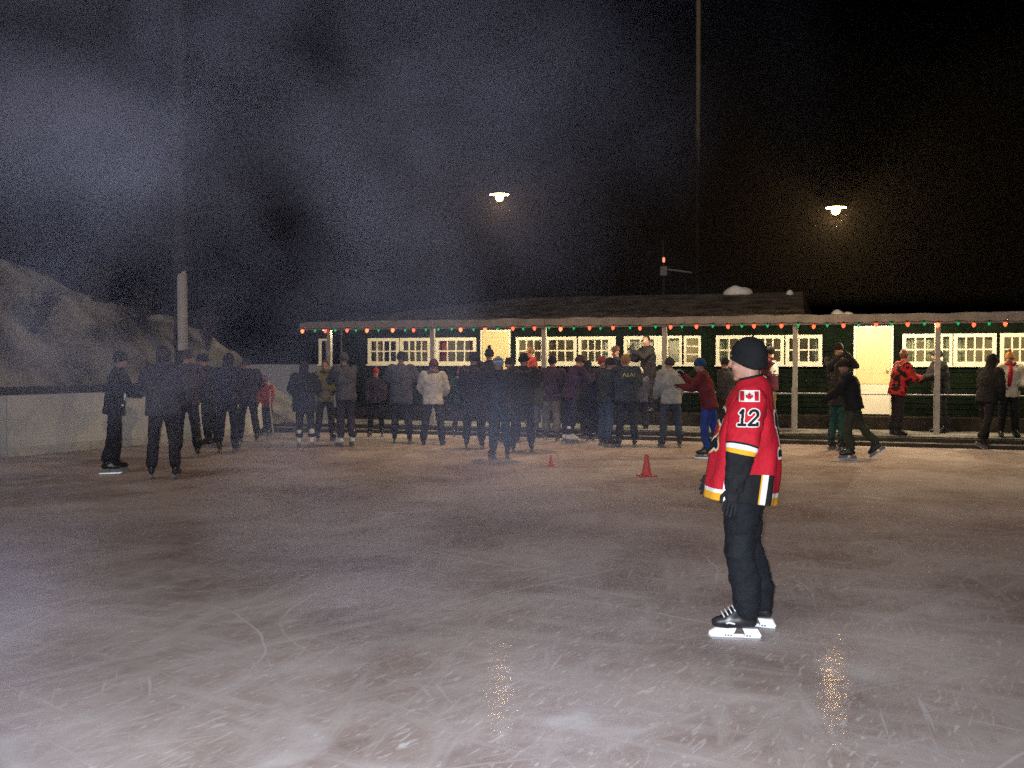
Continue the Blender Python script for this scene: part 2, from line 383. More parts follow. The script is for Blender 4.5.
# windows
for k, (a, b, c, r) in enumerate(wins):
    fw = .08 if c > 1 else .06
    w = MB(); n0, n1 = WALL_N - .045, WALL_N + .03
    w.box(a, b, n0, n1, WZ0, WZ0 + fw); w.box(a, b, n0, n1, WZ1 - fw, WZ1)
    w.box(a, a + fw, n0, n1, WZ0 + fw, WZ1 - fw); w.box(b - fw, b, n0, n1, WZ0 + fw, WZ1 - fw)
    wo_ = w.build('window', M_CREAM, hut)
    MB().box(a - .02, b + .02, WALL_N - .09, n0 - .003, WZ0 - .035, WZ0 + .004).build('sill', M_CREAM, wo_)
    iu, iz = (b - a - 2 * fw), (WZ1 - WZ0 - 2 * fw); bar = .032
    for i in range(1, c):
        u = a + fw + iu * i / c; MB().box(u - bar / 2, u + bar / 2, n0 + .015, n1 - .01, WZ0 + fw, WZ1 - fw).build('glazing_bar', M_CREAM, wo_)
    for j in range(1, r):
        z = WZ0 + fw + iz * j / r; MB().box(a + fw, b - fw, n0 + .018, n1 - .013, z - bar / 2, z + bar / 2).build('glazing_bar', M_CREAM, wo_)
    for i in range(c):
        for j in range(r):
            u0, u1 = a + fw + iu * i / c + bar * .55, a + fw + iu * (i + 1) / c - bar * .55
            z0, z1 = WZ0 + fw + iz * j / r + bar * .55, WZ0 + fw + iz * (j + 1) / r - bar * .55
            MB().add([(u0, WALL_N - .005, z0), (u1, WALL_N - .005, z0), (u1, WALL_N - .005, z1), (u0, WALL_N - .005, z1)], [(0, 1, 2, 3)]).build('pane', M_GLASS, wo_)
# cream mullion posts between paired windows
for a, b in ((431, 436.5), (611.5, 616), (657.5, 666)):
    MB().box(u_at(a, WALL_N) + .003, u_at(b, WALL_N) - .003, WALL_N - .04, WALL_N - .021, WZ0, WZ1).build('mullion', M_CREAM, hut)
# curtains and things hanging inside
def curtain(pa, pb, z0, z1, m, amp=.03, waves=6):
    u0, u1 = u_at(pa, WALL_N), u_at(pb, WALL_N); q = MB(); n_ = 28; vs = []; fs = []
    for i in range(n_ + 1):
        u = u0 + (u1 - u0) * i / n_; nn = WALL_N + .2 + amp * math.sin(i / n_ * waves * 6.28)
        zz = z0 + .03 * math.sin(i / n_ * waves * 3.1)
        vs += [(u, nn, zz), (u, nn, z1), (u, nn + .006, zz), (u, nn + .006, z1)]
    for i in range(n_):
        a = i * 4; fs += [(a, a + 4, a + 5, a + 1), (a + 2, a + 3, a + 7, a + 6), (a, a + 2, a + 6, a + 4), (a + 1, a + 5, a + 7, a + 3)]
    q.add(vs, fs).build('curtain', m, hut, smooth=True)
MC1 = mat('curtain_pale_green', (0.55, 0.60, 0.40), 0.9, 0.3, 5, col2=(0.75, 0.76, 0.55))
MC2 = mat('curtain_red', (0.40, 0.06, 0.05), 0.9, 0.3, 5); MC3 = mat('curtain_tan', (0.36, 0.26, 0.15), 0.9, 0.4, 6)
curtain(904, 914, WZ0 + .05, WZ1, MC1, .03, 2); curtain(926, 937, WZ0, WZ1, MC1, .03, 2); curtain(902, 938, 2.12, WZ1 + .05, MC1, .04, 3)
curtain(941, 951, WZ0, WZ1, MC1, .02, 2); curtain(955, 966, WZ0, WZ1, MC1, .03, 2); curtain(953, 996, 2.17, WZ1 + .05, MC3, .03, 4)
curtain(467, 475, WZ0, WZ1, MC2, .02, 2); curtain(437, 446, WZ0, WZ1, MC2, .02, 2); curtain(371, 378, WZ0, WZ1, MC3, .02, 2); curtain(421, 429, WZ0, WZ1, MC3, .02, 2)
curtain(628, 656, WZ0 + .1, WZ1, mat('blind_white', (0.8, 0.78, 0.66), .8), .004, 2); curtain(668, 681, WZ0, WZ1, MATS['blind_white'], .004, 2)
curtain(322, 329, WZ0, WZ1, mat('blind_mauve', (0.45, 0.36, 0.42), .8), .004, 1); curtain(548, 553, WZ0, WZ1, MC3, .02, 1); curtain(600, 610, WZ0, WZ1, MATS['blind_white'], .01, 2)
curtain(786, 792, WZ0, WZ1, MC3, .02, 1); curtain(719, 727, WZ0, WZ1, MC1, .02, 2); curtain(754, 764, WZ0, WZ1, MC1, .02, 2); curtain(812, 822, WZ0, WZ1, MC1, .02, 2)
# doors: split into an upper and a lower leaf
for k, (a, b) in enumerate(doors):
    fr = MB().box(a, a + .05, WALL_N - .05, WALL_N + .05, FLOOR_Z, 2.46).box(b - .05, b, WALL_N - .05, WALL_N + .05, FLOOR_Z, 2.46)
    fr.box(a + .052, b - .052, WALL_N - .05, WALL_N + .05, 2.41, 2.46)
    d = fr.build('door', M_CREAM, hut)
    MB().box(a + .055, b - .055, WALL_N - .035, WALL_N + .01, 1.165, 2.405).build('upper_leaf', M_DOOR, d)
    MB().box(a + .055, b - .055, WALL_N - .033, WALL_N + .01, FLOOR_Z + .02, 1.155).build('lower_leaf', M_DOOR_LOW, d)
    h = MB().ell((b - .12, WALL_N - .075, 1.45), (.028, .028, .028), 10, 6).tube([(b - .12, WALL_N - .036, 1.45), (b - .12, WALL_N - .07, 1.45)], .011, 8)
    h.build('door_knob', M_STEEL, d, smooth=True)
# roof: low hip over the main part, flat canopy to the right
UR = u_at(806, EAVE_N + 1.0)
rf = MB()
e0, e1, r0, r1 = U0 - .15, UR, U0 + 4.2, UR - .25
def slab(pts, t, mi=0):
    up = [Vector(q) for q in pts]; n = len(up); vs = [tuple(q) for q in up] + [(q.x, q.y, q.z - t) for q in up]
    rf.add(vs, [tuple(range(n)), tuple(range(2 * n - 1, n - 1, -1))] + [(i, i + n, (i + 1) % n + n, (i + 1) % n) for i in range(n)], mi)
slab([(e0, EAVE_N + .03, EAVE_Z), (e1, EAVE_N + .03, EAVE_Z), (r1, RIDGE_N, RIDGE_Z), (r0, RIDGE_N, RIDGE_Z)], .06)
slab([(r0, RIDGE_N + .004, RIDGE_Z), (r1, RIDGE_N + .004, RIDGE_Z), (e1, 30.4, EAVE_Z), (e0, 30.4, EAVE_Z)], .06)
slab([(e0 - .004, 30.4, EAVE_Z), (e0 - .004, EAVE_N + .03, EAVE_Z), (r0 - .004, RIDGE_N, RIDGE_Z)], .06)
slab([(e1 + .004, EAVE_N + .03, EAVE_Z), (e1 + .004, 30.4, EAVE_Z), (r1 + .004, RIDGE_N, RIDGE_Z)], .06)
slab([(e1 + .01, EAVE_N + .03, EAVE_Z + .028), (U1 + .2, EAVE_N + .03, EAVE_Z + .028), (U1 + .2, 30.4, EAVE_Z + .3), (e1 + .01, 30.4, EAVE_Z + .3)], .045)
roof = rf.build('roof', M_ROOF, hut)
MB().box(U0 - .12, U1 + .17, EAVE_N + .035, WALL_N - .03, 2.555, 2.575).build('soffit', M_SOFFIT, hut)
for i in range(7):
    u0 = U0 - .17 + i * 3.2; u1 = min(u0 + 3.2, U1 + .2)
    MB().box(u0 + .003, u1 - .003, EAVE_N - .02, EAVE_N + .028, 2.44, 2.635 + .003 * (i % 2)).build('fascia_board', M_FASCIA, hut)
# wind-blown snow on the roof: real low drifts
def drift(name, u, n, z, lx, ly, lz, seed, m=M_SNOW):
    q = MB(); q.ell((0, 0, 0), (lx, ly, lz), 20, 10)
    q.v = [(x * (1 + .2 * noise.noise((x * 3, y * 3, seed))), y * (1 + .2 * noise.noise((y * 3, x * 3, seed))), max(z_, -.03) * (1 + .35 * noise.noise((x * 4, y * 4, seed)))) for x, y, z_ in q.v]
    return q.build(name, m, roof, smooth=True, loc=(u, n, z))
drift('snow_heap', u_at(738, 26.3), 26.15, 3.38, .38, .3, .20, 2)
drift('snow_heap', u_at(789, 25.8), 25.9, 3.32, .09, .12, .13, 5)
drift('snow_heap', u_at(838, 23.2), 23.2, 2.64, .17, .2, .17, 7)
drift('snow_heap', u_at(849, 22.6), 22.6, 2.63, .14, .2, .10, 9)
for i in range(26):
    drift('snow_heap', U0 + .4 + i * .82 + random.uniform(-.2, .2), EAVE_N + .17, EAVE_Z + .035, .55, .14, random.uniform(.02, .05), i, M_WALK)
# posts and rail of the porch
POSTN = EAVE_N + .06; pus = [-12.39 + 2.79 * i for i in range(8)]
for u in pus:
    q = MB().box(u - .05, u + .05, POSTN - .02, POSTN + .08, WALK_Z - .03, 2.552)
    q.box(u - .065, u - .053, POSTN - .02, POSTN + .08, WALK_Z - .03, 1.12)
    q.build('post', M_POST, hut)
for i, u in enumerate(pus[:-1]):
    if i in (4, 5, 6, 3): MB().tube([(u + .055, POSTN + .03, .995), (u + 2.72, POSTN + .03, .985)], .015, 8).build('hand_rail', M_GALV, hut, smooth=True)
# ceiling lamps inside: warm bulbs
def light(name, kind, loc, energy, col, size=.05, parent=None):
    d = bpy.data.lights.new(name, kind); d.energy = energy; d.color = col; d.shadow_soft_size = size
    o = bpy.data.objects.new(name, d); COL.objects.link(o); o.location = loc
    if parent: o.parent = parent
    return o
for px, e in ((325, 3), (400, 7), (455, 9), (560, 12), (640, 34), (690, 26), (770, 14), (920, 34), (975, 16), (1060, 12)):
    u = u_at(px, 25.2)
    q = MB().lathe((u, 25.2, 2.535), [(.02, 0), (.06, .01), (.08, .03), (.08, .048)], 12)
    q.build('ceiling_bulb', M_PORCHBULB, hut, smooth=True)
    light('room_light', 'POINT', (u, 25.2, 2.525), e * 3.2, (1.0, .80, .48), .01, hut)
# porch lamps tucked under the soffit behind the fascia
for px, e in ((345, 12), (420, 20), (496, 34), (580, 24), (662, 30), (765, 26), (868, 44), (925, 26), (990, 30), (1080, 26)):
    u = u_at(px, 22.3)
    q = MB().lathe((u, 22.3, 2.526), [(.02, 0), (.04, .006), (.045, .02), (.03, .028)], 12)
    q.build('porch_bulb', M_PORCHBULB, hut, smooth=True)
    light('porch_light', 'POINT', (u, 22.3, 2.516), e * 2.9, (1.0, .79, .47), .01, hut)

# string of coloured bulbs along the fascia
st = empty('string_lights', un(0, 0), -TH, 'string of red and green christmas bulbs along the porch eave', 'string lights')
nb = int((U1 - .5 - (U0 - .05)) / .305); pts = []
bulb_mesh = {}
for key, m_, rr, hh in (('r', M_BULBRED, .038, .09), ('o', M_BULBORG, .044, .10), ('g', M_BULBGRN, .027, .065)):
    bulb_mesh[key] = MB().lathe((0, 0, 0), [(.004, -hh), (rr * .6, -hh * .8), (rr, -hh * .45), (rr * .85, -hh * .15), (rr * .45, .0)], 10).mesh('bulb', m_, True)
sock = MB().lathe((0, 0, 0), [(.014, 0), (.016, .03), (.008, .035)], 8).mesh('socket', M_WIRE, True)
for i in range(nb + 1):
    u = U0 - .05 + i * .305 + random.uniform(-.055, .055); z = 2.452 + random.uniform(-.016, .012)
    key = 'g' if i % 2 else ('o' if random.random() < .35 else 'r')
    if i % 2 == 0 and random.random() < .06: key = 'g'
    b = link('bulb', bulb_mesh[key], st, None, (u, EAVE_N - .065, z), (random.uniform(-.2, .2), random.uniform(-.2, .2), 0))
    link('socket', sock, b, None, (0, 0, 0))
    pts.append((u, EAVE_N - .055, z + .038))
    if i < nb: pts.append((u + .15, EAVE_N - .05, z + .015))
MB().tube(pts, .006, 5).build('wire', M_WIRE, st)

# ------------------------------------------------------------------ rink boards and snow bank on the left
bd = (BB - BA).normalized(); blen = (BB - BA).length; brz = math.atan2(bd.y, bd.x)
boards = empty('rink_boards', BA, brz, 'white painted rink boards with a black cap rail along the left edge', 'rink boards')
nP = 9; pl = blen / nP
for i in range(nP):
    MB().box(i * pl + .008, (i + 1) * pl - .008, -.02, .03, -.04, 1.08 + .004 * (i % 2)).build('board_panel', M_BOARD, boards)
    MB().box(i * pl + .004, (i + 1) * pl - .004, -.055, .09, 1.09, 1.225 + .003 * (i % 2)).build('cap_rail', M_BLACKRAIL, boards)
    MB().box(i * pl + .004, (i + 1) * pl - .004, -.035, -.022, -.03, .16).build('kick_plate', mat('kick_plate', (0.50, 0.50, 0.47), .6), boards)
    MB().box(i * pl - .04, i * pl + .04, .035, .12, -.04, 1.06).build('board_stud', M_WOODDARK, boards)
# bank of ploughed snow: height profile along the boards, rising away from them
nrm = Vector((-bd.y, bd.x, 0))
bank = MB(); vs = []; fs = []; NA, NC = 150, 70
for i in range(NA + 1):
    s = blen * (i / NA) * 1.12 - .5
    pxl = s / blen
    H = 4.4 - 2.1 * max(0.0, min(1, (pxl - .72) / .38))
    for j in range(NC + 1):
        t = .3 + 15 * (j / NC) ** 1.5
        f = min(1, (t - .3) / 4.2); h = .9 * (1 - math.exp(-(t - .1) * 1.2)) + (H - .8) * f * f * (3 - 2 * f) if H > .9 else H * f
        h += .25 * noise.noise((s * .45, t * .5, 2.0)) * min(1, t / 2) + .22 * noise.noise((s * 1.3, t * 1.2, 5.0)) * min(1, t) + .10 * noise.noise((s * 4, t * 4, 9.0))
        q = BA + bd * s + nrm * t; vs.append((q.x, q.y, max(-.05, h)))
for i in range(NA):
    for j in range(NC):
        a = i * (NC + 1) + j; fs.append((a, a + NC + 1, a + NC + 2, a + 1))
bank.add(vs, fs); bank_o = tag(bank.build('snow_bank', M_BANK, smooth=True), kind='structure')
bvh_bank = BVHTree.FromPolygons([Vector(v) for v in vs], fs)
def on_bank(x, y):
    h = bvh_bank.ray_cast(Vector((x, y, 30)), Vector((0, 0, -1)))
    return h[0].z if h[0] else 0.0
def shrub(px, Y, hgt, seed, label):
    rnd = random.Random(seed); X = (px - CX) / F * Y; z = on_bank(X, Y)
    r = empty('shrub', (X, Y, z - .05), 0, label, 'shrub', 'bare shrubs on the snow bank')
    stem = MB(); tw = MB()
    for i in range(9):
        a = rnd.uniform(0, 6.28); sp = rnd.uniform(.1, .55); q = Vector((0, 0, 0)); pts = [q]
        for k in range(4):
            q = q + Vector((math.cos(a) * sp * hgt * .25 + rnd.uniform(-.05, .05), math.sin(a) * sp * hgt * .25 + rnd.uniform(-.05, .05), hgt * .25 * rnd.uniform(.7, 1.05))); pts.append(q)
        stem.tube(pts, [.022, .018, .013, .009, .005], 5, round_ends=False)
        for k in range(26):
            f = rnd.uniform(.8, 4); i0 = min(3, int(f)); b0 = pts[i0].lerp(pts[i0 + 1], f - i0)
            b1 = b0 + Vector((rnd.uniform(-.28, .28), rnd.uniform(-.28, .28), rnd.uniform(.0, .28)))
            tw.tube([b0, (b0 + b1) / 2 + Vector((rnd.uniform(-.04, .04), 0, .03)), b1], [.008, .006, .003], 4, round_ends=False)
    stem.build('stem', M_TWIG, r); tw.build('twigs', M_TWIG, r)
shrub(33, 20.5, 1.0, 1, 'large bare shrub on the snow bank above the boards at far left')
shrub(95, 23.5, .9, 2, 'bare shrub on the crest of the snow bank left of the pole')
shrub(142, 23.8, .95, 3, 'small bare shrub on the snow bank just beside the wooden pole')
shrub(208, 25.2, 1.0, 4, 'bare shrub low on the snow bank just beyond the wooden pole')

# ------------------------------------------------------------------ poles, span wire, hanging lamps
def pole(name, X, Y, z0, h, r0, r1, m, label, segs=None):
    e = empty(name, (X, Y, z0), 0, label, 'pole')
    n = 8; pts = [(.02 * math.sin(i * 1.3), .02 * math.cos(i * .9), h * i / n) for i in range(n + 1)]
    MB().tube(pts, [r0 + (r1 - r0) * i / n for i in range(n + 1)], 12).build('shaft', m, e, smooth=True)
    return e
PX, PY = (180.5 - CX) / F * 23.2, 23.2
lp = pole('utility_pole', PX, PY, -.05, 12.0, .16, .11, M_POLE, 'tall wooden pole with a pale lit-side strip on the left snow bank')
gz0, gz1 = zy(348, 23.2), zy(268, 23.2)
gd = MB(); rings = []
for i in range(13):
    z = gz0 + (gz1 - gz0) * i / 12; rr = .163 - .004 * z + (.0 if i < 12 else -.03)
    rings.append([(.02 + rr * math.cos(a) , -.01 + rr * math.sin(a), z) for a in [R(-100 + 12 * k) for k in range(11)]] + [(.02 + (rr - .02) * math.cos(a), -.01 + (rr - .02) * math.sin(a), z) for a in [R(20 - 12 * k) for k in range(11)]])
gd.loft(rings).build('lit_side_strip', M_GALV, lp, smooth=False)  # pale strip added to colour the right side of the pole as lit
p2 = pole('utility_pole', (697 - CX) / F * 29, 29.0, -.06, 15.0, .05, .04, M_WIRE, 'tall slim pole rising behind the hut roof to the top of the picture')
MB().tube([(0.0, 0, zy(165, 29)), (0, 0, 14.9)], [.060, .075], 12).build('lit_upper_shaft', M_POLELIT, p2, smooth=True)  # pale colour paints the lit upper part over the unlit black shaft
# service pole with red beacon far behind the hut
SX, SY = (663 - CX) / F * 32, 32.0
p3 = pole('beacon_pole', SX, SY, -.06, zy(238, 32), .05, .03, M_POLE, 'thin far pole with a small red beacon above the hut roof')
MB().lathe((0, -.07, zy(261, 32)), [(.02, 0), (.04, .02), (.04, .13), (.02, .16)], 12).build('beacon_lamp', M_BEACON, p3, smooth=True)
MB().box(-.10, .10, -.12, .10, zy(274, 32), zy(265, 32)).build('junction_box', M_FASCIA, p3)
MB().tube([(.16, 0, zy(268, 32)), (.9, .1, zy(270.5, 32))], .03, 8).build('side_arm', M_FASCIA, p3, smooth=True)
# dark shed behind on the right with a snowy roof edge
sh = empty('shed', un(9.5, 34), -TH, 'dark far shed behind the hut with snow on its roof edge, at right', 'shed')
sz = zy(277, 33)
MB().box(-1.7, 6, 0, 5, -.06, sz - .1).build('wall', M_WOODDARK, sh)
MB().box(-2.0, 6.3, -.3, 5.3, sz - .098, sz).build('roof', M_WOODDARK, sh)
MB().tube([(-1.9 + .8 * i, -.22, sz + .02 + .015 * (i % 2)) for i in range(11)], [.05 + .02 * (i % 3) for i in range(11)], 8).build('snow_edge', M_SNOW, sh, smooth=True)

def hang_lamp(px, py, Y, power, label):
    X = (px - CX) / F * Y; z = zy(py, Y)
    r = empty('rink_lamp', (X, Y, z), 0, label, 'lamp', 'lamps hung over the ice')
    MB().lathe((0, 0, 0), [(.185, .018), (.19, .03), (.12, .075), (.05, .11), (.04, .20), (.02, .205)], 28, cap=False).build('shade', M_WOODDARK, r, smooth=True)
    MB().lathe((0, 0, 0), [(.184, .012), (.115, .058), (.06, .09), (.03, .10)], 28, cap=False).build('reflector', M_ENAMEL, r, smooth=True)
    MB().lathe((0, 0, 0), [(.006, -.115), (.05, -.10), (.075, -.055), (.07, -.01), (.04, .04), (.03, .07)], 20).build('bulb', M_LAMPBULB, r, smooth=True)
    MB().tube([(0, 0, .2), (0, 0, .34)], .02, 8).build('hanger', M_WIRE, r)
    light('lamp_light', 'POINT', (0, 0, -.16), power, (1.0, .60, .25), .06, r)
    return Vector((X, Y, z + .34))
A1 = hang_lamp(499.5, 196, 18.9, 230, 'lit rink lamp with a dish shade hanging over the middle of the crowd')
A2 = hang_lamp(834.5, 209, 17.9, 280, 'lit rink lamp with a dish shade hanging above the right of the porch')
ends = [Vector((PX, PY, A1.z + 1.4)), A1, A2, Vector((15.5, 16.8, A2.z + 1.5))]
pts = []
for a, b in zip(ends[:-1], ends[1:]):
    for i in range(12):
        f = i / 12; q = a.lerp(b, f); q.z -= .35 * 4 * f * (1 - f) * .6; pts.append(q)
pts.append(ends[-1])
tag(MB().tube(pts, .0025, 5).build('span_wire', M_WIRE), 'thin black wire strung over the rink carrying both lamps', 'wire')
pole('utility_pole', 15.5, 16.8, -.06, 7.5, .14, .1, M_POLE, 'wooden pole off to the right that holds the lamp wire')

# ------------------------------------------------------------------ cones
def cone(px, py, k, tilt, label):
    g_ = ground(px, py)
    c = empty('traffic_cone', g_, R(20), label, 'traffic cone', 'orange cones on the ice')
    MB().box(-.115 * k, .115 * k, -.115 * k, .115 * k, .001, .022 * k).build('base', M_CONE, c)
    o = MB().lathe((0, 0, .022 * k), [(.085 * k, 0), (.075 * k, .02 * k), (.022 * k, .285 * k), (.018 * k, .30 * k), (.010 * k, .30 * k)], 18).build('body', M_CONE, c, smooth=True)
    MB().lathe((0, 0, .022 * k), [(.031 * k, .245 * k), (.036 * k, .25 * k), (.034 * k, .285 * k), (.026 * k, .29 * k)], 18).build('collar', M_CONE, c, smooth=True)
    c.rotation_euler = (tilt, 0, R(20)); return c
cone(647, 476.5, 1.0, 0, 'taller orange traffic cone on the ice in front of the grey jacket skater')
cone(551, 466.5, .52, 0, 'smaller orange cone on the ice before the middle of the crowd')

# ================================================================== PEOPLE
def rotz(a): return Matrix.Rotation(a, 3, 'Z')
def make_boot():
    q = MB().tube([(0, -.012, .15), (0, -.010, .06), (0, -.014, -.01)], [.060, .054, .050], 14)
    q.tube([(0, -.045, -.045), (0, .02, -.045), (0, .10, -.052), (0, .158, -.056)], [.040, .043, .044, .036], 14)
    q.tube([(0, .0, .05), (0, .06, -.01), (0, .11, -.035)], [.045, .040, .034], 12)
    me = remesh(q, 'boot', M_BOOT, .011, 3)
    for v in me.vertices: v.co.z = max(v.co.z, -.088)
    return me
def make_holder():
    q = MB()
    def plate(prof, w):
        n = len(prof); vs = [(-w, y, z) for y, z in prof] + [(w, y, z) for y, z in prof]
        q.add(vs, [tuple(range(n)), tuple(range(2 * n - 1, n - 1, -1))] + [(i, i + n, (i + 1) % n + n, (i + 1) % n) for i in range(n)])
    plate([(.04, -.086), (.165, -.086), (.205, -.112), (.205, -.128), (.19, -.142), (.06, -.142), (.055, -.118)], .016)
    plate([(-.085, -.086), (.005, -.086), (-.01, -.118), (-.004, -.142), (-.098, -.142), (-.108, -.126)], .016)
    plate([(-.0038, -.1235), (.0545, -.1235), (.0595, -.142), (-.0035, -.142)], .011)
    me = q.mesh('blade_holder', M_HOLDER)
    return me
def make_runner():
    q = MB(); prof = [(-.105, -.1425), (.195, -.1425), (.212, -.130), (.208, -.146), (.18, -.160), (-.095, -.160), (-.112, -.150)]
    n = len(prof); w = .002
    q.add([(-w, y, z) for y, z in prof] + [(w, y, z) for y, z in prof], [tuple(range(n)), tuple(range(2 * n - 1, n - 1, -1))] + [(i, i + n, (i + 1) % n + n, (i + 1) % n) for i in range(n)])
    return q.mesh('runner', M_STEEL)
ME_BOOT = make_boot(); ME_HOLD = make_holder(); ME_RUN = make_runner()
ME_HOLDD = ME_HOLD.copy(); ME_HOLDD.materials.clear(); ME_HOLDD.materials.append(mat('holder_grey', (.16, .16, .17), .5))
ME_BOOTW = ME_BOOT.copy(); ME_BOOTW.materials.clear(); ME_BOOTW.materials.append(M_BOOTW)
def laces():
    q = MB()
    for i in range(5):
        f = i / 4; y = .035 + .085 * f; z = .055 - .052 * f
        q.tube([(-.036, y - .006, z - .018), (0, y + .012, z + .008), (.036, y - .004, z - .018)], .0045, 6)
    return q.mesh('laces', M_LACE, True)
ME_LACE = laces()
def make_glove(m):
    q = MB().ell((0, .003, -.045), (.038, .021, .052), 12, 8)
    for x, l in ((-.028, .058), (-.010, .070), (.009, .066), (.027, .050)):
        q.tube([(x, .004, -.085), (x * 1.08, .008, -.085 - l * .55), (x * 1.08, .024, -.085 - l)], [.0105, .010, .008], 7)
    q.tube([(.032, .012, -.03), (.052, .026, -.058), (.050, .036, -.086)], [.012, .0105, .009], 7)
    q.tube([(0, 0, .02), (0, 0, -.02)], [.033, .030], 12)
    return q.mesh('glove', m, True)
GLOVES = {}
def glove_mesh(col):
    if col not in GLOVES: GLOVES[col] = make_glove(cloth(col))
    return GLOVES[col]

def rig(k, lean, legs, arms, skates=True, face=(0, 0)):
    J = {}; ank = .16 if skates else .092
    T, S = .43 * k, .42 * k
    drops = []
    for i, (p, ab, kn) in enumerate(legs):
        s = -1 if i == 0 else 1
        td = Vector((s * math.sin(R(ab)), math.sin(R(p)) * math.cos(R(ab)), -math.cos(R(p)) * math.cos(R(ab))))
        q = p - kn; sd = Vector((s * math.sin(R(ab * .6)), math.sin(R(q)), -math.cos(R(q)))).normalized()
        J['leg%d' % i] = (td, sd); drops.append(-(td.z * T + sd.z * S))
    pz = max(drops) + ank; P = Vector((0, 0, pz)); J['pelvis'] = P
    up = Vector((0, math.sin(R(lean)), math.cos(R(lean)))); J['up'] = up; J['fwd'] = Vector((0, math.cos(R(lean)), -math.sin(R(lean))))
    for i in (0, 1):
        s = -1 if i == 0 else 1; td, sd = J['leg%d' % i]
        h = P + Vector((s * .088 * k, 0, 0)); kn_ = h + td * T; J['hip%d' % i], J['knee%d' % i], J['ank%d' % i] = h, kn_, kn_ + sd * S
    C = P + up * .52 * k; J['sh'] = C
    for i, (p, ab, el, inn) in enumerate(arms):
        s = -1 if i == 0 else 1
        sp = C + Vector((s * .185 * k, 0, 0)) - up * .02 * k
        d1 = Vector((s * math.sin(R(ab)), math.sin(R(p)) * math.cos(R(ab)), -math.cos(R(p)) * math.cos(R(ab))))
        q = p + el; d2 = Vector((-s * math.sin(R(inn)), math.sin(R(q)) * math.cos(R(inn)), -math.cos(R(q)) * math.cos(R(inn))))
        J['sho%d' % i] = sp; J['elb%d' % i] = sp + d1 * .29 * k; J['wri%d' % i] = J['elb%d' % i] + d2 * .25 * k; J['fd%d' % i] = d2
    hr = rotz(R(face[0])) @ Matrix.Rotation(R(-face[1]), 3, 'X'); J['hrot'] = hr
    nk = C + up * .05 * k; J['neck'] = nk
    J['head'] = nk + up * .05 * k + (hr @ Vector((0, .02, .085 * k)))
    return J
def head_parts(q, c, hr, k, neck, fine=False):
    def E(p, a): q.ell(c + hr @ (Vector(p) * k), [x * k for x in a], 18 if fine else 12, 12 if fine else 8, hr)
    E((0, -.005, .03), (.077, .098, .10)); E((0, .030, -.035), (.062, .066, .085)); E((0, .045, -.088), (.046, .046, .034))
    for s in (-1, 1): E((s * .071, -.008, -.012), (.009, .024, .034)); E((s * .034, .072, -.035), (.026, .024, .026))
    q.tube([c + hr @ (Vector((0, .092, .014)) * k), c + hr @ (Vector((0, .112, -.022)) * k)], [.010 * k, .0145 * k], 10)
    if fine:
        E((0, .078, -.105), (.022, .020, .017)); E((0, .086, .034), (.052, .016, .012)); E((0, .090, -.060), (.024, .013, .006)); E((0, .088, -.073), (.021, .012, .006))
        for s in (-1, 1): E((s * .013, .103, -.030), (.011, .012, .009)); E((s * .031, .079, .008), (.014, .012, .010))
    q.tube([neck - Vector((0, 0, .08 * k)), neck, c - hr @ Vector((0, .01, .04 * k))], [.062 * k, .055 * k, .054 * k], 12)
def hat_mesh(m, c, hr, k, rim0=-.012, slope=.32, grow=1.0, thick=.009, pom=None, seg=26, rows=12, cyo=-.010):
    q = MB(); ax = Vector((.089, .112, .113)) * grow; rings = []; inner = []
    for i in range(rows + 1):
        ring = []
        for j in range(seg):
            th = 2 * math.pi * j / seg
            lo, hi = 0.02, 2.6
            for _ in range(18):
                mid = (lo + hi) / 2; z = .03 + ax.z * math.cos(mid); y = cyo + ax.y * math.sin(mid) * math.sin(th)
                if z > rim0 + slope * y: lo = mid
                else: hi = mid
            ph = .05 + (lo - .05) * i / rows
            ex = 1 + (.055 if i >= rows - 3 else 0.0) + .006 * ((j % 2) * 2 - 1) * (1 if i > 2 else 0)
            sp = math.sin(ph) if ph < 1.57 else .5 + .5 * math.sin(ph)
            pnt = Vector((ax.x * sp * math.cos(th) * ex, cyo + ax.y * sp * math.sin(th) * ex, .03 + ax.z * math.cos(ph)))
            ring.append(c + hr @ (pnt * k))
        rings.append(ring)
    last = [c + (p - c) * .93 for p in rings[-1]]
    rings.append(last); rings.append([c + (p - c) * .86 for p in rings[-4]])
    q.loft(rings)
    if pom: q.ell(c + hr @ Vector((0, cyo, .165)) * k, (.036 * k, .036 * k, .034 * k), 10, 7)
    return q.mesh('hat', m, True)
def hair_mesh(col, c, hr, k, long=False):
    q = MB(); q.ell(c + hr @ (Vector((0, -.018, .035)) * k), (.086 * k, .100 * k, .104 * k), 16, 10, hr)
    if long: q.tube([c + hr @ (Vector((0, -.06, 0)) * k), c + hr @ (Vector((0, -.085, -.10)) * k), c + hr @ (Vector((0, -.09, -.22)) * k)], [.075 * k, .07 * k, .045 * k], 12)
    m = mat('hair_%02x%02x' % (int(col[0] * 255), int(col[1] * 255)), col, .6, .3, 40, .4, 120)
    me = remesh(q, 'hair', m, .014, 1, .006, 25)
    # keep the face free
    bm = bmesh.new(); bm.from_mesh(me); inv = hr.inverted(); dead = []
    for v in bm.verts:
        l = inv @ (v.co - c) / k
        if l.y > .030 and l.z < .075: dead.append(v)
    bmesh.ops.delete(bm, geom=dead, context='VERTS'); bm.to_mesh(me); bm.free(); return me

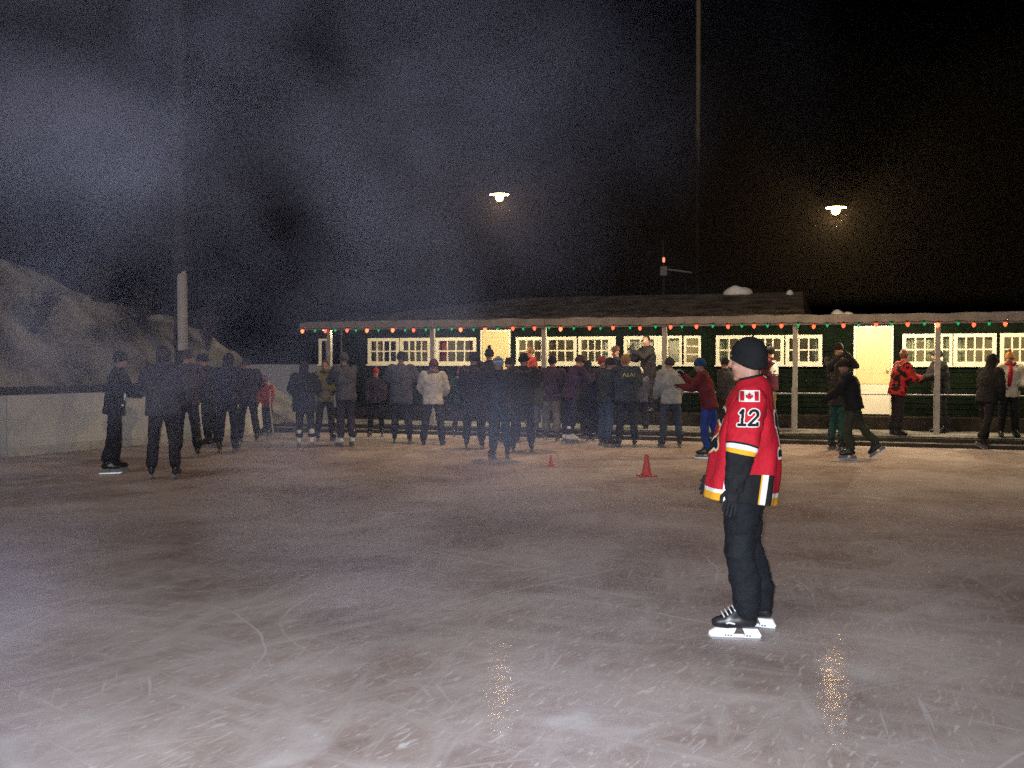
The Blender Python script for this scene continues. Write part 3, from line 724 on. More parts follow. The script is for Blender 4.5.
PERSON_N = [0]
def person(label, px, feet=None, yaw=0, H=1.74, jacket=(.02, .02, .025), pants=(.015, .016, .02), hat=('beanie', (.015, .015, .018)), glove=(.012, .012, .013),
           lean=3, legs=((3, 4, 3), (-2, 4, 2)), arms=((8, 10, 20, 5), (8, 10, 20, 5)), puff=1.0, length=.12, face=(0, 4), n=None, z=0.0, skates=True, white=False, group='people standing about the rink', flare=1.0):
    PERSON_N[0] += 1; sd = PERSON_N[0]
    if n is None: loc = ground(px, feet)
    else:
        u = u_at(px, n); loc = un(u, n, z)
    k = H / 1.75; puff *= 1.13
    rq = random.Random(sd * 17); yaw += rq.uniform(-14, 14); lean += rq.uniform(-2, 5); face = (face[0] + rq.uniform(-40, 40), face[1] + rq.uniform(-4, 10))
    legs = tuple((a_ + rq.uniform(-5, 6), b_ + rq.uniform(-2, 3), c_ + rq.uniform(0, 8)) for a_, b_, c_ in legs); arms = tuple((a_ + rq.uniform(-10, 12), b_ + rq.uniform(-3, 8), c_ + rq.uniform(-8, 25), d_) for a_, b_, c_, d_ in arms)
    root = empty('person', loc, R(yaw), label, 'person', group)
    J = rig(k, lean, legs, arms, skates, face); P, up, fw, C = J['pelvis'], J['up'], J['fwd'], J['sh']
    rt = Vector((1, 0, 0))
    def ring(t, rx, ry, off=0.0, seg=18):
        c = P + up * t * k + fw * off * k
        return [c + rt * rx * k * math.cos(a) + fw * ry * k * math.sin(a) for a in [2 * math.pi * i / seg for i in range(seg)]]
    # body
    q = MB(); c = J['head']; hr = J['hrot']
    head_parts(q, c, hr, k, J['neck'])
    q.loft([ring(-.06, .13, .09), ring(.1, .125, .085), ring(.33, .15, .10), ring(.47, .14, .085), ring(.53, .07, .06)])
    for i in (0, 1):
        q.tube([J['sho%d' % i], J['elb%d' % i], J['wri%d' % i], J['wri%d' % i] + J['fd%d' % i] * .05 * k], [.048 * k, .038 * k, .025 * k, .019 * k], 8)
        q.tube([J['hip%d' % i], J['knee%d' % i], J['ank%d' % i]], [.078 * k, .052 * k, .038 * k], 10)
    me = remesh(q, 'body', [M_SKIN, M_EYE, M_MOUTH], .017, 1)
    inv = hr.inverted(); mi = []
    for pl in me.polygons:
        l = inv @ (Vector(pl.center) - c) / k; m_ = 0
        if l.y > .05:
            if abs(abs(l.x) - .032) < .014 and abs(l.z - .008) < .010: m_ = 1
            elif abs(l.x) < .026 and abs(l.z + .066) < .008: m_ = 2
        mi.append(m_)
    me.polygons.foreach_set('material_index', mi)
    link('body', me, root)
    # trousers
    q = MB(); q.loft([ring(-.07, .155, .115), ring(.0, .165, .125), ring(.1, .15, .115)])
    for i in (0, 1):
        sd_ = J['leg%d' % i][1]; a = J['ank%d' % i] - sd_ * .015
        mid = (J['knee%d' % i] + a) / 2
        q.tube([J['hip%d' % i] + Vector((0, 0, .0)), (J['hip%d' % i] + J['knee%d' % i]) / 2 , J['knee%d' % i], mid, a + Vector((0, -.012, .055))], [x * k * flare for x in (.102, .095, .082, .080, .080)], 12)
    link('trousers', remesh(q, 'trousers', cloth(pants), .020, 3, .010, 9, sd), root)
    # jacket
    q = MB(); pf = puff
    q.loft([ring(-length, .178 * pf, .138 * pf), ring(.02, .172 * pf, .134 * pf), ring(.14, .170 * pf, .130 * pf), ring(.33, .192 * pf, .142 * pf), ring(.46, .178 * pf, .122 * pf), ring(.535, .095, .088), ring(.60, .080, .078)])
    for i in (0, 1):
        f = J['fd%d' % i]
        q.tube([J['sho%d' % i], (J['sho%d' % i] + J['elb%d' % i]) / 2, J['elb%d' % i], (J['elb%d' % i] + J['wri%d' % i]) / 2, J['wri%d' % i] - f * .01], [x * k * pf for x in (.082, .078, .070, .064, .052)], 12)
    if hat[0] == 'hood':
        q.ell(c + hr @ (Vector((0, -.03, .03)) * k), (.105 * k, .112 * k, .128 * k), 16, 10, hr); q.tube([C - fw * .04, J['neck'] - fw * .03, c - fw * .05], [.10 * k, .10 * k, .10 * k], 12)
    jm = remesh(q, 'jacket', cloth(jacket), .020, 3, .013, 8, sd + 40)
    if hat[0] == 'hood':
        bm = bmesh.new(); bm.from_mesh(jm); dead = [v for v in bm.verts if (lambda l: l.y > .045 and abs(l.x) < .065 and -.1 < l.z < .09)(inv @ (v.co - c) / k)]
        bmesh.ops.delete(bm, geom=dead, context='VERTS'); bm.to_mesh(jm); bm.free()
    link('jacket', jm, root)
    # head wear
    if hat[0] in ('beanie', 'pom'):
        link('hat', hat_mesh(cloth(hat[1]), c, hr, k, pom=hat[0] == 'pom'), root)
    elif hat[0] == 'cap':
        h = link('cap', hat_mesh(cloth(hat[1]), c, hr, k, rim0=.035, slope=.05, grow=.98), root)
        b = MB(); pr = [Vector((.075 * math.cos(a), .085 + .085 * math.sin(a), .045)) for a in [R(180 - 15 * i) for i in range(13)]]
        b.loft([[c + hr @ (p * k) for p in pr], [c + hr @ ((p + Vector((0, 0, .008))) * k) for p in pr]]); b.build('peak', cloth(hat[1]), h)
    elif hat[0] in ('hair', 'long'):
        link('hair', hair_mesh(hat[1], c, hr, k, hat[0] == 'long'), root)
    # gloves
    for i in (0, 1):
        d = -J['fd%d' % i]; s = 1 if i == 0 else -1
        xa = Vector((0, 1, 0)) if abs(d.y) < .9 else Vector((1, 0, 0)); xa = (xa - d * xa.dot(d)).normalized() ; ya = d.cross(xa)
        M3 = Matrix((xa, ya, d)).transposed().to_4x4(); gl = link('glove', glove_mesh(glove), root)
        gl.matrix_local = Matrix.Translation(J['wri%d' % i]) @ M3 @ Matrix.Diagonal((k, k * s, k, 1))
    # footwear
    for i in (0, 1):
        sd_ = J['leg%d' % i][1]; pitch = math.atan2(sd_.y, -sd_.z) if abs(J['ank%d' % i].z - .16) > .03 and skates else 0.0
        s = -1 if i == 0 else 1
        b = link('skate' if skates else 'boot', ME_BOOTW if white else ME_BOOT, root); b.location = J['ank%d' % i]
        b.rotation_euler = (pitch * 1.0, 0, R(-8 * s)); b.scale = (1.0, 1.0, 1.0)
        if skates:
            link('blade_holder', ME_HOLDD, b); link('runner', ME_RUN, b)
    return root, J, k

BK = (.012, .012, .015); NAVY = (.016, .020, .040); CHAR = (.028, .028, .032); PURP = (.040, .026, .060); TEAL = (.014, .045, .052); BRWN = (.045, .030, .024); JEAN = (.030, .050, .095)
GREYB = (.070, .078, .100); MAR = (.085, .014, .020); OLIVE = (.035, .040, .026)
FRONT = ((42, 8, 60, 25), (42, 8, 60, 25)); DOWN = ((4, 8, 12, 4), (4, 8, 12, 4)); POCK = ((-4, 20, 55, 30), (-4, 20, 55, 30)); ONE = ((8, 10, 15, 4), (45, 8, 70, 25))
IL = 'skaters at the left by the boards'; IM = 'crowd in front of the hut'; IR = 'people by the right half of the porch'
X = {}
# left group
X['a'] = person('person in black jacket and trousers standing nearest the boards at far left', 114, 473.5, -62, 1.74, BK, (.018, .018, .026), ('beanie', BK), arms=((12, 6, 50, 10), (30, 6, 65, 10)), legs=((2, 2, 2), (-2, 2, 2)), group=IL, puff=1.03)
X['b'] = person('broad person in a bulky grey hooded coat seen from behind, left group', 163, 479.5, 8, 1.80, (.050, .046, .058), (.022, .018, .022), ('hood', BK), arms=((30, 26, 40, 5), (10, 18, 30, 5)), legs=((2, 7, 2), (-1, 7, 2)), puff=1.22, group=IL)
X['c'] = person('dark brown clad person close behind the bulky grey coat', 186, 458, 30, 1.80, BRWN, BK, ('beanie', BRWN), arms=ONE, group=IL, puff=1.1)
X['d'] = person('black clad person in a black hat in front of the white boards end', 208, 447.5, 75, 1.74, BK, BK, ('beanie', BK), arms=FRONT, group=IL, puff=1.05)
X['e'] = person('dark navy jacket person standing right of the boards, back turned', 227, 452.5, 5, 1.72, (.018, .018, .032), (.014, .016, .022), ('hood', BK), arms=FRONT, group=IL, puff=1.12)
X['f'] = person('child in a red jacket and purple hat behind the left group', 267, 436, 170, 1.22, (.30, .05, .035), BK, ('pom', (.16, .08, .30)), arms=DOWN, group=IL)
X['g'] = person('person in dark purple coat half hidden between the left group and the child', 248, 442, 20, 1.66, (.030, .024, .040), BK, ('beanie', CHAR), arms=POCK, group=IL, puff=1.1)
X['h'] = person('stout person in a dark blue coat, back turned, left of the first hut window', 304, 447.5, 10, 1.56, NAVY, BK, ('hood', BK), arms=POCK, puff=1.30, length=.25, group=IM, white=True, legs=((2, 3, 2), (-1, 3, 2)))
X['i'] = person('person in a tan and green jacket just behind the stout blue coat', 325, 441, 190, 1.60, (.14, .13, .075), BK, ('long', (.10, .06, .03)), arms=POCK, group=IM)
X['j'] = person('tall person in grey blue jacket with white skates, left of the first window', 346, 446.5, 25, 1.76, (.085, .09, .125), (.045, .045, .07), ('beanie', GREYB), arms=FRONT, group=IM, white=True, puff=1.08)
X['k'] = person('child with a red knitted hat facing the rink below the first window', 376, 437, 185, 1.42, (.04, .03, .05), BK, ('pom', (.36, .04, .03)), arms=DOWN, group=IM)
X['l'] = person('person in a long dusty blue coat, back turned, left of the white jacket', 401, 443, 5, 1.78, (.075, .082, .115), (.036, .040, .062), ('beanie', (.02, .022, .03)), arms=((25, 22, 60, 20), (25, 22, 60, 20)), puff=1.16, length=.22, group=IM)
X['m'] = person('person in a short white jacket and dark red hat, back turned', 433, 445, 4, 1.70, (.50, .48, .46), (.018, .018, .024), ('beanie', (.10, .022, .03)), arms=((12, 16, 35, 15), (12, 16, 35, 15)), puff=1.08, length=.10, legs=((2, 7, 2), (-1, 7, 2)), group=IM, skates=False)
X['n'] = person('child in a teal jacket and bright pink hat facing the rink', 460, 436.5, 176, 1.40, TEAL, NAVY, ('pom', (.42, .08, .12)), arms=FRONT, group=IM)
X['o'] = person('person in a long dark purple coat left of the open yellow door', 474, 449.5, 12, 1.76, (.020, .015, .026), (.014, .018, .016), ('beanie', BK), arms=DOWN, length=.42, puff=1.1, group=IM)
X['p'] = person('tall person in a black fur hat standing in front of the left yellow door', 489, 441, -20, 1.86, BK, BK, ('pom', BK), arms=DOWN, group=IM)
X['q'] = person('person in a blue and white striped hat and teal jeans, nearest of the crowd', 499, 459, 6, 1.66, (.020, .024, .036), (.020, .046, .062), ('beanie', (.22, .30, .42)), arms=FRONT, legs=((2, 6, 2), (-1, 6, 2)), group=IM, puff=1.1)
X['r'] = person('person with a bare orange lit face behind the striped hat skater', 511, 442, 165, 1.66, CHAR, BK, ('beanie', BK), arms=FRONT, group=IM)
X['s'] = person('skater in charcoal jacket with legs apart at the front, right of the striped hat', 523, 452.5, -8, 1.74, (.022, .022, .026), (.018, .026, .030), ('beanie', BK), arms=FRONT, legs=((3, 6, 3), (-2, 6, 3)), group=IM, puff=1.14)
X['t'] = person('person in a red scarf and jacket in profile beside the second window', 532, None, 100, 1.80, (.26, .03, .025), BK, ('hair', (.16, .07, .03)), arms=DOWN, n=22.6, z=WALK_Z, skates=False, group=IM)
X['u'] = person('child in pale blue trousers between the charcoal skater and grey trousers', 541, 438, -10, 1.36, (.05, .06, .05), (.10, .13, .18), ('beanie', (.05, .08, .04)), arms=DOWN, group=IM)
X['v'] = person('person in a purple jacket and pale grey trousers, back turned', 552, 440.5, -6, 1.70, (.046, .034, .066), (.13, .125, .13), ('beanie', BK), arms=FRONT, legs=((2, 2, 2), (-1, 2, 2)), group=IM, flare=1.1)
X['w'] = person('person in purple jacket bending over their hands, right of the grey trousers', 570, 443, -60, 1.76, (.040, .024, .066), (.022, .022, .052), ('beanie', (.05, .03, .03)), arms=((38, 5, 85, 25), (38, 5, 85, 25)), lean=13, face=(0, 25), group=IM, white=True, legs=((6, 5, 4), (-4, 5, 2)))
X['x'] = person('person in a red hat facing the rink between the purple and navy jackets', 602, 441, 160, 1.68, NAVY, BK, ('beanie', (.25, .04, .03)), arms=FRONT, group=IM)
X['y'] = person('skater in blue jeans and dark jacket reaching toward the navy jacket', 606, 447, -50, 1.66, (.018, .026, .034), (.035, .065, .13), ('beanie', BK), arms=((55, 8, 20, 10), (50, 8, 25, 10)), group=IM, lean=8, legs=((6, 8, 4), (-5, 8, 3)))
X['z'] = person('tall person in a brown cap at the back beside the middle windows', 617, None, 150, 1.82, NAVY, BK, ('cap', (.11, .05, .03)), arms=DOWN, n=22.2, z=WALK_Z, skates=False, group=IM)
X['A'] = person('big person in a navy team jacket with lettering and an orange brown hat', 627, 447.5, -4, 1.72, (.020, .030, .044), BK, ('beanie', (.27, .14, .05)), arms=((32, 18, 60, 20), (28, 18, 60, 20)), puff=1.30, group=IM, legs=((3, 6, 3), (-2, 6, 3)))
X['B'] = person('child in a white hat just right of the navy team jacket', 641, 437, 20, 1.44, (.05, .05, .08), BK, ('beanie', (.55, .53, .46)), arms=DOWN, group=IM)
X['C'] = person('dark haired person in black leaning by the bright middle window', 649, None, 95, 1.80, (.016, .014, .018), (.012, .014, .026), ('hair', (.012, .010, .010)), arms=FRONT, n=23.3, z=FLOOR_Z - .005, skates=False, group=IM, puff=1.1)
X['D'] = person('person in a light grey blue jacket and black hood standing alone, back turned', 671, 448, 3, 1.66, (.22, .24, .27), (.035, .05, .075), ('beanie', (.03, .035, .04)), arms=((6, 12, 15, 4), (6, 12, 15, 4)), legs=((4, 7, 3), (-3, 7, 3)), group=IM, puff=1.12)
# right of the middle
X['E'] = person('person in a dark red plaid jacket, blue hat and bright blue trousers', 709, 458, 55, 1.66, (.13, .016, .022), (.020, .050, .26), ('beanie', (.012, .06, .16)), arms=FRONT, lean=8, legs=((6, 5, 10), (-8, 5, 6)), group=IR)
X['F'] = person('dark figure half hidden behind the face of the man in red', 727, 441, 40, 1.66, CHAR, BK, ('beanie', BK), arms=DOWN, group=IR)
X['G'] = person('person in a reflective white vest over a maroon top on the porch', 771, None, 60, 1.80, (.085, .018, .035), (.20, .17, .10), ('pom', BK), arms=((20, 8, 40, 10), (25, 8, 50, 10)), n=22.3, z=WALK_Z, skates=False, group=IR)
X['H'] = person('tall black clad person with raised hands on the walkway behind the skating pair', 837, None, 178, 1.86, BK, BK, ('beanie', BK), arms=((62, 12, 95, 35), (62, 12, 95, 35)), n=21.75, z=WALK_Z, skates=False, group=IR)
X['I'] = person('dark figure in teal trousers just behind the striding skater', 839, 450.5, -70, 1.60, BK, (.012, .055, .050), ('hood', BK), arms=DOWN, group=IR)
X['J'] = person('skater in a black jacket and olive trousers gliding with one leg pushed back', 853, 459, 62, 1.66, (.012, .012, .012), (.040, .044, .028), ('beanie', (.03, .02, .015)), arms=((20, 12, 30, 15), (-15, 14, 20, 5)), lean=12, legs=((8, 4, 14), (-26, 5, 14)), group=IR, puff=1.18, face=(10, 12))
X['K'] = person('person in a red and black patterned jacket leaning by the right yellow door', 898, None, -75, 1.72, (.42, .022, .026), BK, ('hair', (.20, .08, .04)), arms=((30, 8, 70, 30), (30, 8, 70, 30)), lean=10, n=21.6, z=WALK_Z, skates=False, group=IR, puff=1.14)
X['L'] = person('black clad person standing behind the porch post right of the yellow door', 941, None, 85, 1.72, BK, BK, ('beanie', BK), arms=((30, 6, 60, 15), (25, 6, 50, 15)), n=22.6, z=WALK_Z, skates=False, group=IR, puff=1.2)
X['M'] = person('skater in black with a maroon bag side, striding at far right', 987, 448.5, -75, 1.74, BK, (.014, .014, .014), ('hood', BK), arms=((10, 8, 20, 8), (-8, 10, 20, 8)), lean=10, legs=((14, 4, 6), (-16, 4, 6)), group=IR, puff=1.12)
X['N'] = person('woman in a white jacket, red scarf and yellow knit hat on the walkway', 1009, None, 168, 1.66, (.56, .50, .38), BK, ('pom', (.50, .24, .06)), arms=POCK, n=21.85, z=WALK_Z, skates=False, group=IR, puff=1.1, length=.10)

X['R'] = person('dark blue hooded person between the bending purple jacket and the red hat', 587, 440, -30, 1.58, (.016, .020, .030), BK, ('hood', BK), arms=FRONT, group=IM, puff=1.12)

# small extras worn or carried
def wear(key, name, mb, m, smooth=True): return mb.build(name, m, X[key][0], smooth=smooth)
def jp(key, t, x=0, f=0):
    J, k = X[key][1], X[key][2]; return J['pelvis'] + J['up'] * t * k + Vector((x, 0, 0)) * k + J['fwd'] * f * k
def scarf(key, col, hang=True):
    J, k = X[key][1], X[key][2]; q = MB(); c = J['neck']
    q.tube([c + Vector((.088 * math.cos(a), .088 * math.sin(a), .01 + .012 * math.sin(3 * a))) * k for a in [R(30 * i) for i in range(13)]], .036 * k, 10)
    if hang: q.tube([jp(key, .56, .02, .10), jp(key, .45, .03, .165), jp(key, .28, .04, .165), jp(key, .16, .05, .16)], [.03 * k, .045 * k, .045 * k, .04 * k], 10)
    wear(key, 'scarf', q, cloth(col))
scarf('N', (.42, .02, .03)); scarf('t', (.36, .03, .03)); scarf('m', (.16, .12, .09), False); scarf('n', (.30, .34, .36), False); scarf('i', (.10, .10, .05), False)
# reflective strip and bag on the far left person
wear('a', 'reflective_patch', MB().tube([jp('a', .30, .155, .10), jp('a', .20, .165, .11), jp('a', .12, .155, .11)], [.016, .020, .010], 8), M_REFLECT)
wear('a', 'reflective_tag', MB().ell(jp('a', .035, .175, .09), (.018, .018, .018), 10, 6), M_REFLECT)
# vest of the porch person
J, k = X['G'][1], X['G'][2]
def vring(t, rx, ry, seg=22):
    c = J['pelvis'] + J['up'] * t * k
    return [c + Vector((rx * k * math.cos(a), 0, 0)) + J['fwd'] * ry * k * math.sin(a) for a in [2 * math.pi * i / seg for i in range(seg)]]
wear('G', 'reflective_vest', MB().loft([vring(.20, .192, .152), vring(.33, .215, .166), vring(.45, .20, .150), vring(.53, .13, .11)], cap=False), M_REFLECT)
wear('G', 'armband', MB().tube([J['elb0'] + J['fd0'] * .02, J['elb0'] + J['fd0'] * .07], .085, 12), M_REFLECT)
# stripes in the blue and white hat
J, k = X['q'][1], X['q'][2]
for z, m_ in ((.045, (.62, .64, .66)), (.085, (.05, .09, .22))):
    c = J['head']; hr = J['hrot']; pts = []
    for i in range(19):
        a = R(20 * i); ph = math.acos(min(1, (z - .03) / .113)); pts.append(c + hr @ (Vector((.0905 * math.sin(ph) * math.cos(a), -.010 + .1135 * math.sin(ph) * math.sin(a), z)) * k))
    wear('q', 'hat_stripe', MB().tube(pts, .010, 6, round_ends=False), cloth(m_))
# hockey stick in the child's hand
J, k = X['f'][1], X['f'][2]
hs = J['wri0'] + Vector((0, .03, -.08)); stick = MB().tube([hs + Vector((-.02, .03, .35)), hs, Vector((hs.x - .10, hs.y + .05, .05))], .016, 8)
stick.box(hs.x - .36, hs.x - .09, hs.y + .03, hs.y + .055, .015, .085)
wst = stick.build('hockey_stick', mat('stick_wood', (.42, .38, .32), .6), None); wst.matrix_world = Matrix.Translation(X['f'][0].location) @ Matrix.Rotation(R(170), 4, 'Z')
tag(wst, 'pale wooden hockey stick held upright beside the child in red', 'hockey stick')
# dark patches of the patterned jacket and the lettering on the team jacket
def surf_patch(key, part, fn, w, h, cell, origin, ux, uy, dirv, mats, name, off=.006):
    ob = [c_ for c_ in X[key][0].children if c_.name.split('.')[0] == part][0] if isinstance(key, str) else key
    me = ob.data; bv = BVHTree.FromPolygons([v.co.copy() for v in me.vertices], [tuple(p_.vertices) for p_ in me.polygons])
    return decal(bv, fn, w, h, cell, origin, ux, uy, dirv, mats, name, X[key][0] if isinstance(key, str) else ob.parent, off)
def decal(bv, fn, w, h, cell, origin, ux, uy, dirv, mats, name, parent, off=.004):
    nx, ny = int(w / cell), int(h / cell); grid = {}; q = MB(); idx = {}
    for i in range(nx):
        for j in range(ny):
            x, y = -w / 2 + (i + .5) * cell, -h / 2 + (j + .5) * cell; m_ = fn(x, y)
            if m_ is None: continue
            ids = []
            for a, b in ((i, j), (i + 1, j), (i + 1, j + 1), (i, j + 1)):
                if (a, b) not in idx:
                    p_ = origin + ux * (-w / 2 + a * cell) + uy * (-h / 2 + b * cell)
                    hit = bv.ray_cast(p_ - dirv * .5, dirv)
                    if hit[0] is None: idx[(a, b)] = None
                    else: idx[(a, b)] = len(q.v); q.v.append(tuple(hit[0] - dirv * off))
                ids.append(idx[(a, b)])
            if None in ids: continue
            q.f.append(tuple(ids)); q.mi.append(m_)
    return q.build(name, mats, parent, smooth=True)
def seg_d(x, y, a, b):
    ax, ay = a; bx, by = b; dx, dy = bx - ax, by - ay; t = max(0, min(1, ((x - ax) * dx + (y - ay) * dy) / (dx * dx + dy * dy + 1e-12)))
    return math.hypot(x - ax - t * dx, y - ay - t * dy)
def strokes_d(x, y, polys): return min(seg_d(x, y, a, b) for pl in polys for a, b in zip(pl[:-1], pl[1:]))
def arcp(cx, cy, r, a0, a1, n=10): return [(cx + r * math.cos(R(a0 + (a1 - a0) * i / n)), cy + r * math.sin(R(a0 + (a1 - a0) * i / n))) for i in range(n + 1)]
Y_, Z_ = Vector((0, 1, 0)), Vector((0, 0, 1)); X_ = Vector((1, 0, 0))
def plaid(x, y):
    v = noise.noise((x * 11, y * 11, 4)); return 0 if v > .06 else None
for s_ in (-1, 1):
    surf_patch('K', 'jacket', plaid, .5, .62, .02, jp('K', .25), Y_ * (1 if s_ < 0 else -1), Z_, Vector((-s_, 0, 0)), [cloth((.010, .010, .012))], 'dark_pattern')
surf_patch('K', 'jacket', plaid, .5, .62, .02, jp('K', .25), X_, Z_, Y_, [cloth((.010, .010, .012))], 'dark_pattern')
def letters(x, y):
    ps = [[(-.12, 0), (-.085, .06), (-.05, 0)], [(-.02, 0), (-.02, .06)], [(.02, 0), (.055, .06), (.09, 0)], [(.12, 0), (.12, .06)]]
    return 0 if strokes_d(x, y + .02, ps) < .008 else None
surf_patch('A', 'jacket', letters, .36, .16, .008, jp('A', .42), X_, Z_, Y_, [mat('letter_print', (.40, .38, .16), .7)], 'back_lettering')

# ================================================================== THE MAN IN RED
HY = 76.9
hero = empty('person', (1.447, 6.165, 0), R(HY), 'man in a red number 12 hockey jersey and black beanie standing in profile', 'person')
hk = 1.0
hc = Vector((0.0, -.004, 1.700)); hhr = rotz(R(-10)) @ Matrix.Rotation(R(-6), 3, 'X')
neckp = Vector((0, -.028, 1.53))
LS, LE, LW = Vector((-.185, -.025, 1.462)), Vector((-.285, .030, 1.165)), Vector((-.285, .075, .925))
RS, RE, RW = Vector((.185, -.015, 1.462)), Vector((.285, .035, 1.165)), Vector((.215, .190, .955))
legs = [(Vector((-.095, -.005, .98)), Vector((-.120, .032, .57)), Vector((-.135, .013, .16))), (Vector((.095, -.018, .98)), Vector((.120, -.008, .57)), Vector((.135, -.084, .16)))]
q = MB(); head_parts(q, hc, hhr, 1.0, neckp, True)
def er(c, rx, ry, seg=40): return [Vector(c) + Vector((rx * math.cos(a), ry * math.sin(a), 0)) for a in [2 * math.pi * i / seg for i in range(seg)]]
q.loft([er((0, 0, .93), .14, .10), er((0, .01, 1.1), .15, .13), er((0, -.01, 1.33), .16, .12), er((0, -.02, 1.46), .15, .085), er((0, -.025, 1.54), .07, .06)])
for a, b, c_ in ((LS, LE, LW), (RS, RE, RW)): q.tube([a, b, c_, c_ + (c_ - b).normalized() * .05], [.055, .043, .028, .018], 14)
for a, b, c_ in legs: q.tube([a, b, c_], [.085, .058, .042], 14)
me = remesh(q, 'body', [M_SKIN, M_EYE, M_MOUTH], .0065, 3)
inv = hhr.inverted(); mi = []
for pl_ in me.polygons:
    l = inv @ (Vector(pl_.center) - hc); m_ = 0
    if l.y > .05:
        if abs(abs(l.x) - .032) < .012 and abs(l.z - .008) < .005: m_ = 1
        elif abs(l.x) < .025 and abs(l.z + .067) < .009 and l.y > .085: m_ = 2
    mi.append(m_)
me.polygons.foreach_set('material_index', mi); link('body', me, hero)
link('hat', hat_mesh(M_BEANIE, hc, hhr, 1.0, rim0=-.044, slope=.66, grow=1.0, seg=64, rows=26, cyo=-.014), hero)
# trousers
q = MB(); q.loft([er((0, 0, .88), .165, .135), er((0, .0, .98), .175, .14), er((0, .005, 1.08), .165, .135)])
for a, b, c_ in legs:
    q.tube([a, a.lerp(b, .5) + Vector((0, .012, 0)), b + Vector((0, .008, 0)), b.lerp(c_, .5) + Vector((0, -.012, 0)), c_ + Vector((0, -.02, .10)), c_ + Vector((0, -.015, .035))], [.120, .112, .094, .090, .082, .076], 18)
link('trousers', remesh(q, 'trousers', M_PANT, .009, 3, .016, 7, 3), hero)
# jersey body: structured loft so that the bands follow the hem
JROWS = [(.862, .040, .245, .222), (.95, .030, .245, .224), (1.03, .018, .243, .218), (1.12, .010, .238, .207), (1.21, .004, .235, .195), (1.33, -.006, .232, .171), (1.41, -.016, .222, .146), (1.47, -.022, .200, .132), (1.515, -.026, .165, .116), (1.55, -.028, .120, .096), (1.585, -.024, .083, .073), (1.60, -.024, .078, .070)]
def jrow(z):
    for a, b in zip(JROWS[:-1], JROWS[1:]):
        if z <= b[0]:
            f = (z - a[0]) / (b[0] - a[0]); f = max(0, min(1, f)); return [a[i] + (b[i] - a[i]) * f for i in range(4)]
    return list(JROWS[-1])
SEG = 120; zsj = [.862 + i * .0075 for i in range(int((1.60 - .862) / .0075) + 1)]
vs, fs, mi = [], [], []
for z in zsj:
    _, cy, rx, ry = jrow(z)
    for j in range(SEG):
        a = 2 * math.pi * j / SEG; ca, sa = math.cos(a), math.sin(a); e = .86
        x = rx * math.copysign(abs(ca) ** e, ca); y = cy + ry * math.copysign(abs(sa) ** e, sa)
        lowf = max(0, min(1, (1.45 - z) / .5))
        d = (.020 * noise.noise((x * 7, y * 7, z * 2.2)) + .013 * noise.noise((x * 13, y * 13, z * 6 + y * 12 + 7)) + .006 * math.sin(a * 9 + z * 4) * lowf) * (1 if z < 1.54 else .15)
        rr = math.hypot(x, y - cy) + 1e-6
        zz = z + (.008 * math.sin(a * 2 + .4) + .032 * sa - .018) * max(0, min(1, (1.15 - z) / .28)) - y * .22 * max(0, min(1, (z - 1.47) / .08))
        vs.append((x + x / rr * d, y + (y - cy) / rr * d, zz))
for i in range(len(zsj) - 1):
    zr = (zsj[i] + zsj[i + 1]) / 2 - .862
    for j in range(SEG):
        a0 = i * SEG + j; b0 = i * SEG + (j + 1) % SEG
        fs.append((a0, b0, b0 + SEG, a0 + SEG))
        a = 2 * math.pi * (j + .5) / SEG; yv = math.sin(a) * .222; side = abs(math.cos(a)) > .3
        m_ = 0
        if zr < .048: m_ = 1
        elif zr < .064: m_ = 2
        if side and zr < .185 - .02:
            yl = yv + .025
            if abs(yl) < .072: m_ = 3
            elif -.115 < yl < -.072: m_ = 1 if yl > -.092 else 2
            if -.115 < yl < -.072: m_ = 2 if yl < -.088 else 1
            if .072 < yl < .115: m_ = 2 if yl > .09 else 1
            if -.145 < yl <= -.115 and zr < .165: m_ = 3
        if zsj[i] > 1.578: m_ = 3
        mi.append(m_)
j_ = MB(); j_.v, j_.f, j_.mi = vs, fs, mi
jersey = j_.build('jersey', [M_RED, M_YEL, M_WHT, M_BLK], hero, smooth=True)
sm = jersey.modifiers.new('thickness', 'SOLIDIFY'); sm.thickness = .004; sm.offset = -1
